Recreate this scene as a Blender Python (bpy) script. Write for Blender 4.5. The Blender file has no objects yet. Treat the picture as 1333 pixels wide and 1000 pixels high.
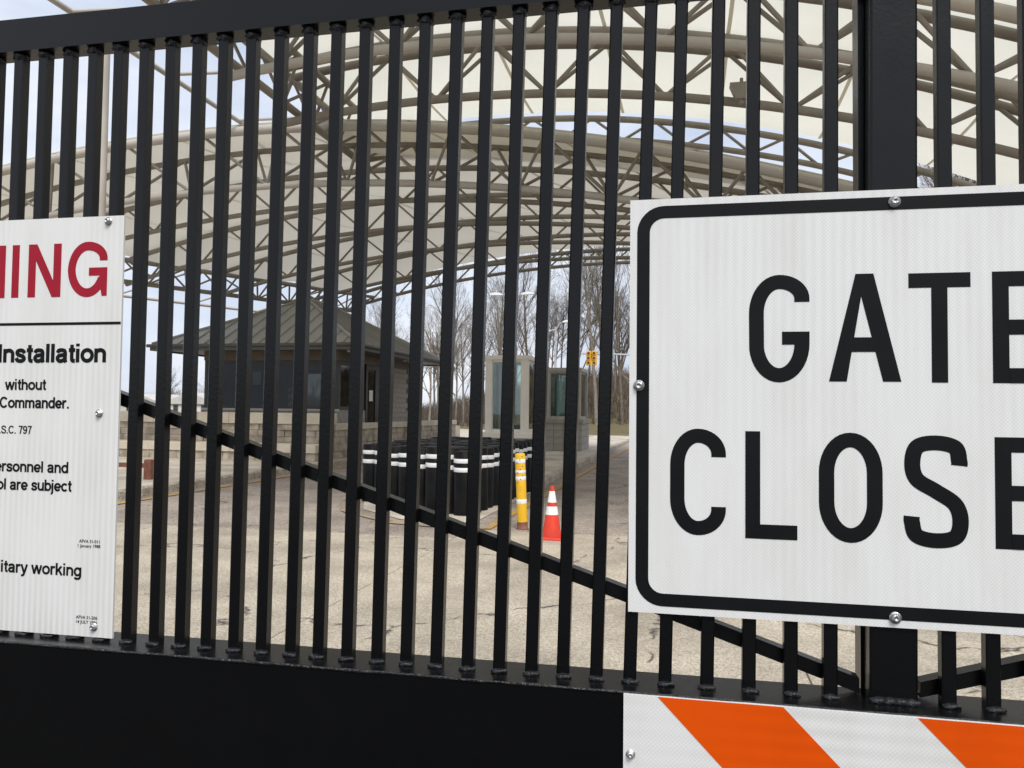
import bpy, bmesh, math, random
from mathutils import Vector, Matrix
R = math.radians
random.seed(7)
scene = bpy.context.scene
C = scene.collection

# ------------------------------------------------------------------ camera
cam_d = bpy.data.cameras.new('camera')
cam_d.sensor_width = 36.0
cam_d.lens = 27.0
cam_d.clip_start = 0.05
cam_d.clip_end = 3000
cam = bpy.data.objects.new('camera', cam_d)
C.objects.link(cam)
cam.matrix_world = (Matrix.Translation((0, 0, 1.65)) @ Matrix.Rotation(R(12.8), 4, 'Z')
                    @ Matrix.Rotation(R(92.0), 4, 'X') @ Matrix.Rotation(R(0.63), 4, 'Z'))
scene.camera = cam

# ------------------------------------------------------------------ sky, sun, exposure
SUN_EL, SUN_AZ = 52.0, 150.0          # azimuth clockwise from +Y
world = bpy.data.worlds.new('World')
scene.world = world
world.use_nodes = True
wn, wl = world.node_tree.nodes, world.node_tree.links
wn.clear()
w_out = wn.new('ShaderNodeOutputWorld')
w_bg = wn.new('ShaderNodeBackground')
w_sky = wn.new('ShaderNodeTexSky')
w_sky.sky_type = 'NISHITA'
w_sky.sun_disc = False
w_sky.sun_elevation = R(SUN_EL)
w_sky.sun_rotation = R(SUN_AZ)
w_sky.dust_density = 3.0
w_sky.air_density = 1.0
w_tc = wn.new('ShaderNodeTexCoord')
w_map = wn.new('ShaderNodeMapping')
w_map.inputs['Scale'].default_value = (1.0, 1.0, 3.2)
w_no = wn.new('ShaderNodeTexNoise')
w_no.inputs['Scale'].default_value = 2.6
w_no.inputs['Detail'].default_value = 5.0
w_no.inputs['Roughness'].default_value = 0.55
w_cr = wn.new('ShaderNodeValToRGB')
w_cr.color_ramp.elements[0].position = 0.34
w_cr.color_ramp.elements[0].color = (4.7, 5.35, 6.6, 1)
w_cr.color_ramp.elements[1].position = 0.66
w_cr.color_ramp.elements[1].color = (7.6, 7.8, 8.3, 1)
w_mix = wn.new('ShaderNodeMixRGB')
w_mix.inputs[0].default_value = 0.86        # closed cloud cover over the blue
wl.new(w_tc.outputs['Generated'], w_map.inputs['Vector'])
wl.new(w_map.outputs[0], w_no.inputs['Vector'])
wl.new(w_no.outputs['Fac'], w_cr.inputs['Fac'])
wl.new(w_sky.outputs[0], w_mix.inputs[1])
wl.new(w_cr.outputs[0], w_mix.inputs[2])
wl.new(w_mix.outputs[0], w_bg.inputs['Color'])
w_bg.inputs['Strength'].default_value = 0.1
wl.new(w_bg.outputs[0], w_out.inputs['Surface'])

sun_d = bpy.data.lights.new('sun', 'SUN')
sun_d.energy = 2.1
sun_d.angle = R(24)
sun_d.color = (1.0, 0.975, 0.93)
sun = bpy.data.objects.new('sun', sun_d)
C.objects.link(sun)
sd = Vector((math.sin(R(SUN_AZ)) * math.cos(R(SUN_EL)), math.cos(R(SUN_AZ)) * math.cos(R(SUN_EL)), math.sin(R(SUN_EL))))
sun.rotation_euler = sd.to_track_quat('Z', 'Y').to_euler()
sun.location = (6, -10, 20)

vs = scene.view_settings
vs.view_transform = 'Standard'
vs.look = 'None'
vs.exposure = 0.50
vs.gamma = 1.0
vs.use_curve_mapping = False

# ------------------------------------------------------------------ materials
def new_mat(name):
    m = bpy.data.materials.new(name)
    m.use_nodes = True
    n = m.node_tree.nodes
    return m, n, m.node_tree.links, n['Principled BSDF']

def vary(name, col, col2=None, rough=0.6, scale=4.0, bump=0.0, bscale=None, metal=0.0, spec=0.5, detail=6, lo=0.35, hi=0.65, rvar=0.0):
    """two colours blended by noise, with fine relief"""
    m, n, l, p = new_mat(name)
    tc = n.new('ShaderNodeTexCoord')
    no = n.new('ShaderNodeTexNoise')
    no.inputs['Scale'].default_value = scale
    no.inputs['Detail'].default_value = detail
    l.new(tc.outputs['Object'], no.inputs['Vector'])
    cr = n.new('ShaderNodeValToRGB')
    cr.color_ramp.elements[0].position = lo
    cr.color_ramp.elements[1].position = hi
    cr.color_ramp.elements[0].color = (*col, 1)
    cr.color_ramp.elements[1].color = (*(col2 or col), 1)
    l.new(no.outputs['Fac'], cr.inputs['Fac'])
    l.new(cr.outputs[0], p.inputs['Base Color'])
    p.inputs['Roughness'].default_value = rough
    p.inputs['Metallic'].default_value = metal
    p.inputs['Specular IOR Level'].default_value = spec
    if rvar:
        mr = n.new('ShaderNodeMapRange')
        mr.inputs['To Min'].default_value = rough - rvar
        mr.inputs['To Max'].default_value = rough + rvar
        l.new(no.outputs['Fac'], mr.inputs['Value'])
        l.new(mr.outputs[0], p.inputs['Roughness'])
    if bump:
        n2 = n.new('ShaderNodeTexNoise')
        n2.inputs['Scale'].default_value = bscale or scale * 5
        n2.inputs['Detail'].default_value = 5
        l.new(tc.outputs['Object'], n2.inputs['Vector'])
        b = n.new('ShaderNodeBump')
        b.inputs['Strength'].default_value = bump
        b.inputs['Distance'].default_value = 0.01
        l.new(n2.outputs['Fac'], b.inputs['Height'])
        l.new(b.outputs[0], p.inputs['Normal'])
    return m

def mat_pavement(name, base, dark, light, crack=1.0, crack_scale=0.42, speck_scale=60, rough=0.9, stain=None):
    m, n, l, p = new_mat(name)
    tc = n.new('ShaderNodeTexCoord')
    big = n.new('ShaderNodeTexNoise'); big.inputs['Scale'].default_value = 0.9; big.inputs['Detail'].default_value = 9; big.inputs['Roughness'].default_value = 0.62
    l.new(tc.outputs['Object'], big.inputs['Vector'])
    fine = n.new('ShaderNodeTexNoise'); fine.inputs['Scale'].default_value = speck_scale; fine.inputs['Detail'].default_value = 3
    fine.inputs['Roughness'].default_value = 0.75
    l.new(tc.outputs['Object'], fine.inputs['Vector'])
    vo = n.new('ShaderNodeTexVoronoi'); vo.inputs['Scale'].default_value = speck_scale * 0.9
    l.new(tc.outputs['Object'], vo.inputs['Vector'])
    c1 = n.new('ShaderNodeValToRGB')
    c1.color_ramp.elements[0].position = 0.3; c1.color_ramp.elements[0].color = (*dark, 1)
    c1.color_ramp.elements[1].position = 0.68; c1.color_ramp.elements[1].color = (*light, 1)
    e = c1.color_ramp.elements.new(0.48); e.color = (*base, 1)
    l.new(fine.outputs['Fac'], c1.inputs['Fac'])
    # aggregate stones: each its own tint
    mv = n.new('ShaderNodeMixRGB'); mv.blend_type = 'SOFT_LIGHT'; mv.inputs[0].default_value = 0.5
    sep = n.new('ShaderNodeSeparateColor')
    l.new(vo.outputs['Color'], sep.inputs[0])
    l.new(c1.outputs[0], mv.inputs[1])
    l.new(sep.outputs[0], mv.inputs[2])
    # broad wear
    c2 = n.new('ShaderNodeValToRGB')
    c2.color_ramp.elements[0].position = 0.32; c2.color_ramp.elements[0].color = (0.62, 0.61, 0.60, 1)
    c2.color_ramp.elements[1].position = 0.60; c2.color_ramp.elements[1].color = (1.04, 1.03, 1.01, 1)
    l.new(big.outputs['Fac'], c2.inputs['Fac'])
    mb = n.new('ShaderNodeMixRGB'); mb.blend_type = 'MULTIPLY'; mb.inputs[0].default_value = 1.0
    l.new(mv.outputs[0], mb.inputs[1]); l.new(c2.outputs[0], mb.inputs[2])
    # cracks: warped cell borders, broken up by a second noise
    wn_ = n.new('ShaderNodeTexNoise'); wn_.inputs['Scale'].default_value = 2.2; wn_.inputs['Detail'].default_value = 8
    l.new(tc.outputs['Object'], wn_.inputs['Vector'])
    mixv = n.new('ShaderNodeMixRGB'); mixv.blend_type = 'ADD'; mixv.inputs[0].default_value = 0.55
    l.new(tc.outputs['Object'], mixv.inputs[1]); l.new(wn_.outputs['Color'], mixv.inputs[2])
    vc = n.new('ShaderNodeTexVoronoi'); vc.feature = 'DISTANCE_TO_EDGE'; vc.inputs['Scale'].default_value = crack_scale
    l.new(mixv.outputs[0], vc.inputs['Vector'])
    cc = n.new('ShaderNodeValToRGB')
    cc.color_ramp.elements[0].position = 0.0; cc.color_ramp.elements[0].color = (1, 1, 1, 1)
    cc.color_ramp.elements[1].position = 0.0095; cc.color_ramp.elements[1].color = (0, 0, 0, 1)
    l.new(vc.outputs['Distance'], cc.inputs['Fac'])
    br = n.new('ShaderNodeTexNoise'); br.inputs['Scale'].default_value = 3.5; br.inputs['Detail'].default_value = 7
    l.new(tc.outputs['Object'], br.inputs['Vector'])
    bc = n.new('ShaderNodeValToRGB')
    bc.color_ramp.elements[0].position = 0.45; bc.color_ramp.elements[1].position = 0.54
    l.new(br.outputs['Fac'], bc.inputs['Fac'])
    mm = n.new('ShaderNodeMath'); mm.operation = 'MULTIPLY'
    l.new(cc.outputs[0], mm.inputs[0]); l.new(bc.outputs[0], mm.inputs[1])
    m2 = n.new('ShaderNodeMath'); m2.operation = 'MULTIPLY'; m2.inputs[1].default_value = crack
    l.new(mm.outputs[0], m2.inputs[0])
    mc = n.new('ShaderNodeMixRGB')
    l.new(m2.outputs[0], mc.inputs[0]); l.new(mb.outputs[0], mc.inputs[1])
    mc.inputs[2].default_value = (0.035, 0.03, 0.026, 1)
    l.new(mc.outputs[0], p.inputs['Base Color'])
    p.inputs['Roughness'].default_value = rough
    bu = n.new('ShaderNodeBump'); bu.inputs['Strength'].default_value = 0.5; bu.inputs['Distance'].default_value = 0.006
    su = n.new('ShaderNodeMath'); su.operation = 'SUBTRACT'
    l.new(fine.outputs['Fac'], su.inputs[0]); l.new(m2.outputs[0], su.inputs[1])
    l.new(su.outputs[0], bu.inputs['Height']); l.new(bu.outputs[0], p.inputs['Normal'])
    return m

def mat_black_paint(name, base=0.0028, rough=0.24, spec=0.29):
    m, n, l, p = new_mat(name)
    p.inputs['Specular IOR Level'].default_value = spec
    tc = n.new('ShaderNodeTexCoord')
    no = n.new('ShaderNodeTexNoise'); no.inputs['Scale'].default_value = 9; no.inputs['Detail'].default_value = 7
    l.new(tc.outputs['Object'], no.inputs['Vector'])
    mr = n.new('ShaderNodeMapRange'); mr.inputs['To Min'].default_value = rough - 0.1; mr.inputs['To Max'].default_value = rough + 0.12
    l.new(no.outputs['Fac'], mr.inputs['Value']); l.new(mr.outputs[0], p.inputs['Roughness'])
    n2 = n.new('ShaderNodeTexNoise'); n2.inputs['Scale'].default_value = 160; n2.inputs['Detail'].default_value = 2
    l.new(tc.outputs['Object'], n2.inputs['Vector'])
    b = n.new('ShaderNodeBump'); b.inputs['Strength'].default_value = 0.12; b.inputs['Distance'].default_value = 0.002
    l.new(n2.outputs['Fac'], b.inputs['Height']); l.new(b.outputs[0], p.inputs['Normal'])
    # dust specks in the paint
    vo = n.new('ShaderNodeTexVoronoi'); vo.inputs['Scale'].default_value = 55
    l.new(tc.outputs['Object'], vo.inputs['Vector'])
    cr = n.new('ShaderNodeValToRGB')
    cr.color_ramp.elements[0].position = 0.0; cr.color_ramp.elements[0].color = (base * 4, base * 4.1, base * 4.2, 1)
    cr.color_ramp.elements[1].position = 0.05; cr.color_ramp.elements[1].color = (base, base * 1.06, base * 1.14, 1)
    l.new(vo.outputs['Distance'], cr.inputs['Fac']); l.new(cr.outputs[0], p.inputs['Base Color'])
    return m

def mat_stripes(name, lo, hi, period, axis='X', amount=1.0, rough=0.45, cell=0.0, spec=0.4):
    """sheeting with faint bands and (cell > 0) a fine honeycomb print"""
    m, n, l, p = new_mat(name)
    tc = n.new('ShaderNodeTexCoord')
    wv = n.new('ShaderNodeTexWave'); wv.wave_type = 'BANDS'; wv.bands_direction = axis; wv.wave_profile = 'SIN'
    wv.inputs['Scale'].default_value = 0.3142 / period
    wv.inputs['Distortion'].default_value = 0.5
    wv.inputs['Detail'].default_value = 1.0
    wv.inputs['Detail Scale'].default_value = 0.6
    l.new(tc.outputs['Object'], wv.inputs['Vector'])
    no = n.new('ShaderNodeTexNoise'); no.inputs['Scale'].default_value = 3.0; no.inputs['Detail'].default_value = 2
    l.new(tc.outputs['Object'], no.inputs['Vector'])
    mk = n.new('ShaderNodeMapRange'); mk.inputs['From Min'].default_value = 0.35; mk.inputs['From Max'].default_value = 0.62
    l.new(no.outputs['Fac'], mk.inputs['Value'])
    mu = n.new('ShaderNodeMath'); mu.operation = 'MULTIPLY'
    l.new(wv.outputs['Fac'], mu.inputs[0]); l.new(mk.outputs[0], mu.inputs[1])
    m2 = n.new('ShaderNodeMath'); m2.operation = 'MULTIPLY'; m2.inputs[1].default_value = amount
    l.new(mu.outputs[0], m2.inputs[0])
    mx = n.new('ShaderNodeMixRGB'); mx.inputs[1].default_value = (*hi, 1); mx.inputs[2].default_value = (*lo, 1)
    l.new(m2.outputs[0], mx.inputs[0])
    out = mx.outputs[0]
    if cell:
        vo = n.new('ShaderNodeTexVoronoi'); vo.feature = 'DISTANCE_TO_EDGE'; vo.inputs['Scale'].default_value = 1 / cell
        vo.inputs['Randomness'].default_value = 0.12
        mp = n.new('ShaderNodeMapping'); mp.inputs['Rotation'].default_value = (0, R(45), 0)
        l.new(tc.outputs['Object'], mp.inputs['Vector'])
        l.new(mp.outputs[0], vo.inputs['Vector'])
        cr = n.new('ShaderNodeValToRGB')
        cr.color_ramp.elements[0].position = 0.04; cr.color_ramp.elements[0].color = (0.86, 0.865, 0.87, 1)
        cr.color_ramp.elements[1].position = 0.16; cr.color_ramp.elements[1].color = (1, 1, 1, 1)
        l.new(vo.outputs['Distance'], cr.inputs['Fac'])
        mm = n.new('ShaderNodeMixRGB'); mm.blend_type = 'MULTIPLY'; mm.inputs[0].default_value = 1
        l.new(out, mm.inputs[1]); l.new(cr.outputs[0], mm.inputs[2])
        out = mm.outputs[0]
    gm = n.new('ShaderNodeMapping'); gm.inputs['Scale'].default_value = (16, 16, 3.0)
    l.new(tc.outputs['Object'], gm.inputs['Vector'])
    gn_ = n.new('ShaderNodeTexNoise'); gn_.inputs['Scale'].default_value = 1.0; gn_.inputs['Detail'].default_value = 8; gn_.inputs['Roughness'].default_value = 0.65
    l.new(gm.outputs[0], gn_.inputs['Vector'])
    gc = n.new('ShaderNodeValToRGB')
    gc.color_ramp.elements[0].position = 0.33; gc.color_ramp.elements[0].color = (0.935, 0.93, 0.915, 1)
    gc.color_ramp.elements[1].position = 0.56; gc.color_ramp.elements[1].color = (1, 1, 1, 1)
    l.new(gn_.outputs['Fac'], gc.inputs['Fac'])
    gx = n.new('ShaderNodeMixRGB'); gx.blend_type = 'MULTIPLY'; gx.inputs[0].default_value = 1
    l.new(out, gx.inputs[1]); l.new(gc.outputs[0], gx.inputs[2])
    l.new(gx.outputs[0], p.inputs['Base Color'])
    p.inputs['Roughness'].default_value = rough
    p.inputs['Specular IOR Level'].default_value = spec
    return m

def mat_fabric(name, col, trans):
    m, n, l, p = new_mat(name)
    n.remove(p)
    out = n['Material Output']
    tc = n.new('ShaderNodeTexCoord')
    no = n.new('ShaderNodeTexNoise'); no.inputs['Scale'].default_value = 0.7; no.inputs['Detail'].default_value = 5
    l.new(tc.outputs['Object'], no.inputs['Vector'])
    cr = n.new('ShaderNodeValToRGB')
    cr.color_ramp.elements[0].position = 0.3; cr.color_ramp.elements[0].color = (col[0] * .93, col[1] * .92, col[2] * .89, 1)
    cr.color_ramp.elements[1].position = 0.7; cr.color_ramp.elements[1].color = (*col, 1)
    l.new(no.outputs['Fac'], cr.inputs['Fac'])
    d = n.new('ShaderNodeBsdfDiffuse'); t = n.new('ShaderNodeBsdfTranslucent')
    l.new(cr.outputs[0], d.inputs[0]); l.new(cr.outputs[0], t.inputs[0])
    mx = n.new('ShaderNodeMixShader'); mx.inputs[0].default_value = trans
    l.new(d.outputs[0], mx.inputs[1]); l.new(t.outputs[0], mx.inputs[2]); l.new(mx.outputs[0], out.inputs[0])
    return m

def mat_glass(name, tint, gloss_min=0.08, ior=1.6):
    m, n, l, p = new_mat(name)
    n.remove(p)
    out = n['Material Output']
    t = n.new('ShaderNodeBsdfTransparent'); t.inputs[0].default_value = (*tint, 1)
    g = n.new('ShaderNodeBsdfGlossy'); g.inputs['Roughness'].default_value = 0.02; g.inputs[0].default_value = (0.95, 0.97, 0.97, 1)
    f = n.new('ShaderNodeFresnel'); f.inputs[0].default_value = ior
    a = n.new('ShaderNodeMath'); a.operation = 'ADD'; a.inputs[1].default_value = gloss_min; a.use_clamp = True
    l.new(f.outputs[0], a.inputs[0])
    mx = n.new('ShaderNodeMixShader')
    l.new(a.outputs[0], mx.inputs[0]); l.new(t.outputs[0], mx.inputs[1]); l.new(g.outputs[0], mx.inputs[2]); l.new(mx.outputs[0], out.inputs[0])
    return m

M = {}
M['gate'] = mat_black_paint('black_gate_paint')
M['gate_panel'] = mat_black_paint('black_panel_paint', 0.0028, 0.45, 0.10)
M['weld'] = vary('painted_weld', (0.008, 0.008, 0.009), (0.02, 0.02, 0.022), 0.22, 60, 0.8, 120)
M['bolt'] = vary('zinc_bolt', (0.38, 0.38, 0.38), (0.6, 0.6, 0.59), 0.4, 90, 0.3, 200, metal=1.0)
M['sign_white'] = mat_stripes('white_sign_sheeting', (0.60, 0.595, 0.57), (0.735, 0.73, 0.70), 0.0112, 'X', 0.95, 0.42)
M['sign_cell'] = mat_stripes('honeycomb_sign_sheeting', (0.64, 0.635, 0.615), (0.76, 0.755, 0.73), 0.0135, 'X', 0.36, 0.4, cell=0.0036)
M['board_white'] = mat_stripes('white_board_sheeting', (0.61, 0.60, 0.575), (0.73, 0.725, 0.70), 0.022, 'Z', 0.6, 0.4, cell=0.0042)
M['board_orange'] = mat_stripes('orange_board_sheeting', (0.64, 0.066, 0.0), (0.72, 0.08, 0.0), 0.022, 'Z', 0.6, 0.5, cell=0.0036, spec=0.15)
M['ink'] = vary('black_sign_ink', (0.0042, 0.0045, 0.0048), (0.0065, 0.0068, 0.007), 0.5, 12, spec=0.15)
M['ink_red'] = vary('red_sign_ink', (0.30, 0.007, 0.020), (0.34, 0.009, 0.026), 0.45, 12, spec=0.2)
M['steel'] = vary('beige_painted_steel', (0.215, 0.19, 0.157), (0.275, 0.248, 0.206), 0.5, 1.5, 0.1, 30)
M['steel_light'] = vary('pale_and_lit_steel', (0.40, 0.368, 0.32), (0.47, 0.437, 0.385), 0.5, 1.5, 0.1, 30)  # pale columns, and lit tubes with the light put into their colour
M['fabric'] = mat_fabric('canopy_fabric', (0.85, 0.835, 0.745), 0.52)
M['fabric_far'] = mat_fabric('shaded_canopy_fabric', (0.74, 0.71, 0.625), 0.33)  # same cloth as the near canopy, its shade put into the colour
M['fabric_edge'] = mat_fabric('canopy_seam_fabric', (0.74, 0.70, 0.60), 0.25)
M['concrete'] = mat_pavement('concrete_apron', (0.43, 0.375, 0.295), (0.26, 0.222, 0.17), (0.56, 0.50, 0.41), speck_scale=105)
M['asphalt'] = mat_pavement('worn_asphalt', (0.31, 0.262, 0.22), (0.19, 0.158, 0.132), (0.41, 0.355, 0.305), crack=0.9, crack_scale=0.5)
M['unseen_asphalt'] = mat_pavement('unseen_dark_asphalt', (0.05, 0.05, 0.052), (0.03, 0.03, 0.032), (0.085, 0.085, 0.086), crack=0.3)  # only for the unseen road, dark to cut reflections in the gate
M['pad'] = mat_pavement('pale_pad_concrete', (0.54, 0.48, 0.395), (0.40, 0.35, 0.285), (0.62, 0.56, 0.475), crack=0.35, speck_scale=90)
M['kerb'] = mat_pavement('kerb_concrete', (0.40, 0.355, 0.29), (0.21, 0.18, 0.145), (0.52, 0.465, 0.39), crack=0.5, speck_scale=30)
M['far_road'] = mat_pavement('pale_road', (0.36, 0.335, 0.30), (0.28, 0.26, 0.23), (0.44, 0.41, 0.37), crack=0.5, speck_scale=20)
M['line_yellow'] = vary('worn_yellow_paint', (0.50, 0.27, 0.03), (0.30, 0.22, 0.12), 0.8, 3.0, 0.3, 60, lo=0.40, hi=0.58)
M['line_faint'] = vary('nearly_gone_yellow_paint', (0.42, 0.27, 0.09), (0.27, 0.22, 0.17), 0.85, 2.2, 0.3, 60, lo=0.36, hi=0.47)
M['line_white'] = vary('worn_white_paint', (0.62, 0.61, 0.58), (0.4, 0.38, 0.35), 0.8, 3.0, 0.3, 60, lo=0.5, hi=0.7)
M['grass'] = vary('dry_winter_grass', (0.16, 0.115, 0.055), (0.115, 0.105, 0.045), 0.95, 0.9, 0.8, 9)
M['stone_cap'] = vary('smooth_limestone', (0.55, 0.48, 0.375), (0.64, 0.57, 0.455), 0.85, 2.5, 0.3, 40)
M['stone'] = vary('rough_limestone', (0.28, 0.235, 0.18), (0.53, 0.465, 0.37), 0.9, 3.5, 1.0, 14)
M['mortar'] = vary('mortar', (0.16, 0.14, 0.115), (0.21, 0.19, 0.16), 0.95, 8)
M['block'] = vary('grey_split_block', (0.30, 0.28, 0.25), (0.37, 0.35, 0.315), 0.9, 5, 0.5, 40)
M['block_warm'] = vary('warm_grey_block', (0.285, 0.25, 0.215), (0.345, 0.31, 0.27), 0.9, 5, 0.5, 40)
M['roof'] = vary('grey_green_roof_metal', (0.27, 0.268, 0.24), (0.33, 0.328, 0.295), 0.45, 0.8)
M['gutter'] = vary('dark_bronze_gutter', (0.075, 0.07, 0.062), (0.095, 0.09, 0.08), 0.5, 3)
M['soffit'] = vary('tan_frieze', (0.12, 0.092, 0.066), (0.15, 0.118, 0.086), 0.7, 2)
M['bronze'] = vary('dark_bronze_frame', (0.028, 0.024, 0.021), (0.04, 0.035, 0.031), 0.45, 3)
M['interior'] = vary('dim_interior_paint', (0.22, 0.22, 0.21), (0.26, 0.26, 0.25), 0.8, 2)
M['interior_dark'] = vary('dark_cabinet', (0.03, 0.035, 0.04), (0.05, 0.055, 0.06), 0.6, 2)
M['glass_dark'] = mat_glass('tinted_glass', (0.48, 0.50, 0.50), 0.0, 1.38)
M['glass_green'] = mat_glass('green_glass', (0.80, 0.87, 0.85), 0.03)
M['cream'] = vary('cream_frame_paint', (0.74, 0.69, 0.59), (0.80, 0.75, 0.65), 0.5, 3)
M['grey_frame'] = vary('grey_frame_paint', (0.38, 0.36, 0.32), (0.43, 0.41, 0.365), 0.5, 3)
M['bollard'] = vary('black_bollard_plastic', (0.0035, 0.0035, 0.0038), (0.012, 0.0115, 0.011), 0.5, 3, 0.2, 30, spec=0.13, lo=0.42, hi=0.72)
M['band'] = vary('white_reflective_band', (0.72, 0.72, 0.71), (0.82, 0.82, 0.81), 0.5, 9)
M['yellow_post'] = vary('yellow_plastic', (0.74, 0.42, 0.012), (0.60, 0.33, 0.012), 0.5, 6, lo=0.5, hi=0.75)
M['rust'] = vary('rusty_steel', (0.15, 0.055, 0.03), (0.22, 0.095, 0.06), 0.85, 9, 0.6, 40)
M['cone_red'] = vary('red_orange_cone', (0.70, 0.045, 0.016), (0.54, 0.036, 0.016), 0.55, 5, 0.2, 30)
M['black_rubber'] = vary('black_rubber', (0.018, 0.018, 0.018), (0.03, 0.03, 0.03), 0.8, 6)
M['bark'] = vary('grey_brown_bark', (0.10, 0.078, 0.060), (0.18, 0.15, 0.12), 0.95, 3, 0.6, 20)
M['bark_pale'] = vary('pale_bark', (0.17, 0.145, 0.12), (0.25, 0.22, 0.185), 0.95, 3, 0.6, 20)
M['galv'] = vary('galvanised_pole', (0.42, 0.43, 0.44), (0.52, 0.53, 0.54), 0.45, 3, metal=0.4)
M['lamp_white'] = vary('white_lamp_housing', (0.74, 0.75, 0.76), (0.8, 0.8, 0.8), 0.4, 3)
M['signal_yellow'] = vary('signal_yellow', (0.72, 0.40, 0.02), (0.66, 0.35, 0.02), 0.5, 3)
M['lens_dark'] = vary('dark_lens', (0.05, 0.03, 0.02), (0.07, 0.04, 0.03), 0.2, 3)
M['house_wall'] = vary('pale_siding', (0.60, 0.57, 0.52), (0.68, 0.65, 0.60), 0.8, 0.6)
M['house_roof'] = vary('pale_roof', (0.46, 0.44, 0.42), (0.56, 0.54, 0.51), 0.8, 0.8)
M['paper'] = vary('white_paper', (0.75, 0.75, 0.74), (0.8, 0.8, 0.8), 0.7, 3)
M['panel_red'] = vary('red_panel', (0.55, 0.03, 0.03), (0.45, 0.025, 0.03), 0.5, 3)
M['brush'] = vary('winter_brush', (0.10, 0.078, 0.058), (0.19, 0.15, 0.115), 0.95, 0.8)

# ------------------------------------------------------------------ mesh builder
class MB:
    def __init__(s):
        s.v, s.f, s.sm = [], [], []
    def add(s, vs_, fs, smooth=False):
        o = len(s.v)
        s.v += [tuple(p) for p in vs_]
        s.f += [tuple(i + o for i in f) for f in fs]
        s.sm += [smooth] * len(fs)
        return s
    def box(s, x0, x1, y0, y1, z0, z1):
        return s.add([(x0, y0, z0), (x1, y0, z0), (x1, y1, z0), (x0, y1, z0), (x0, y0, z1), (x1, y0, z1), (x1, y1, z1), (x0, y1, z1)],
                     [(0, 3, 2, 1), (4, 5, 6, 7), (0, 1, 5, 4), (1, 2, 6, 5), (2, 3, 7, 6), (3, 0, 4, 7)])
    def bev(s, x0, x1, y0, y1, z0, z1, b):
        """box with all vertical and top edges chamfered"""
        def ring(i, z):
            return [(x0 + i + b, y0 + i, z), (x1 - i - b, y0 + i, z), (x1 - i, y0 + i + b, z), (x1 - i, y1 - i - b, z),
                    (x1 - i - b, y1 - i, z), (x0 + i + b, y1 - i, z), (x0 + i, y1 - i - b, z), (x0 + i, y0 + i + b, z)]
        vv = ring(0, z0) + ring(0, z1 - b) + ring(b, z1)
        ff = []
        for k in range(2):
            for j in range(8):
                a, c = k * 8 + j, k * 8 + (j + 1) % 8
                ff.append((a, c, c + 8, a + 8))
        ff += [tuple(range(16, 24)), tuple(reversed(range(8)))]
        return s.add(vv, ff)
    def tube(s, pts, rad, n=8, caps=True, smooth=True):
        pts = [Vector(p) for p in pts]
        rr = rad if isinstance(rad, (list, tuple)) else [rad] * len(pts)
        vv, ff = [], []
        up = None
        for i, p in enumerate(pts):
            t = (pts[min(i + 1, len(pts) - 1)] - pts[max(i - 1, 0)]).normalized()
            if up is None:
                a = Vector((0, 0, 1)) if abs(t.z) < 0.9 else Vector((1, 0, 0))
                up = t.cross(a).normalized()
            up = (up - t * up.dot(t)).normalized()
            w = t.cross(up)
            for k in range(n):
                an = 2 * math.pi * k / n
                vv.append(p + (up * math.cos(an) + w * math.sin(an)) * rr[i])
        for i in range(len(pts) - 1):
            for k in range(n):
                a, b = i * n + k, i * n + (k + 1) % n
                ff.append((a, b, b + n, a + n))
        s.add(vv, ff, smooth)
        if caps:
            s.add(vv[:n], [tuple(reversed(range(n)))])
            s.add(vv[-n:], [tuple(range(n))])
        return s
    def lathe(s, prof, n=16, c=(0, 0, 0), smooth=True):
        vv, ff = [], []
        for r_, z in prof:
            for k in range(n):
                a = 2 * math.pi * k / n
                vv.append((c[0] + r_ * math.cos(a), c[1] + r_ * math.sin(a), c[2] + z))
        m = len(prof)
        for i in range(m - 1):
            for k in range(n):
                a, b = i * n + k, i * n + (k + 1) % n
                ff.append((a, b, b + n, a + n))
        s.add(vv, ff, smooth)
        s.add(vv[:n], [tuple(reversed(range(n)))])
        s.add(vv[-n:], [tuple(range(n))])
        return s
    def prism(s, poly, y0, y1):
        """polygon in x,z extruded along y"""
        n = len(poly)
        vv = [(x, y0, z) for x, z in poly] + [(x, y1, z) for x, z in poly]
        ff = [tuple(range(n)), tuple(reversed(range(n, 2 * n)))]
        for i in range(n):
            j = (i + 1) % n
            ff.append((i, i + n, j + n, j))
        return s.add(vv, ff)
    def mesh(s, name, mat):
        me = bpy.data.meshes.new(name)
        me.from_pydata(s.v, [], s.f)
        me.polygons.foreach_set('use_smooth', s.sm)
        me.materials.append(M[mat] if isinstance(mat, str) else mat)
        me.update()
        return me
    def build(s, name, mat, parent=None):
        return put(name, s.mesh(name, mat), parent)

def put(name, me, parent=None, loc=(0, 0, 0), rot=(0, 0, 0), sc=(1, 1, 1)):
    o = bpy.data.objects.new(name, me)
    C.objects.link(o)
    o.parent = parent
    o.location = loc
    o.rotation_euler = rot
    o.scale = sc
    return o

def tag(o, label=None, cat=None, group=None, kind=None):
    for k, v in (('label', label), ('category', cat), ('group', group), ('kind', kind)):
        if v:
            o[k] = v
    return o

def thing(name, label, cat, loc=(0, 0, 0), rz=0.0, group=None):
    o = bpy.data.objects.new(name, None)
    C.objects.link(o)
    o.empty_display_size = 0.2
    o.location = loc
    o.rotation_euler = (0, 0, rz)
    return tag(o, label, cat, group)

def copy_tree(o, parent=None):
    c = o.copy()
    C.objects.link(c)
    c.parent = parent
    for ch in o.children:
        copy_tree(ch, c)
    return c

def lerp(a, b, t):
    return a + (b - a) * t

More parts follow.
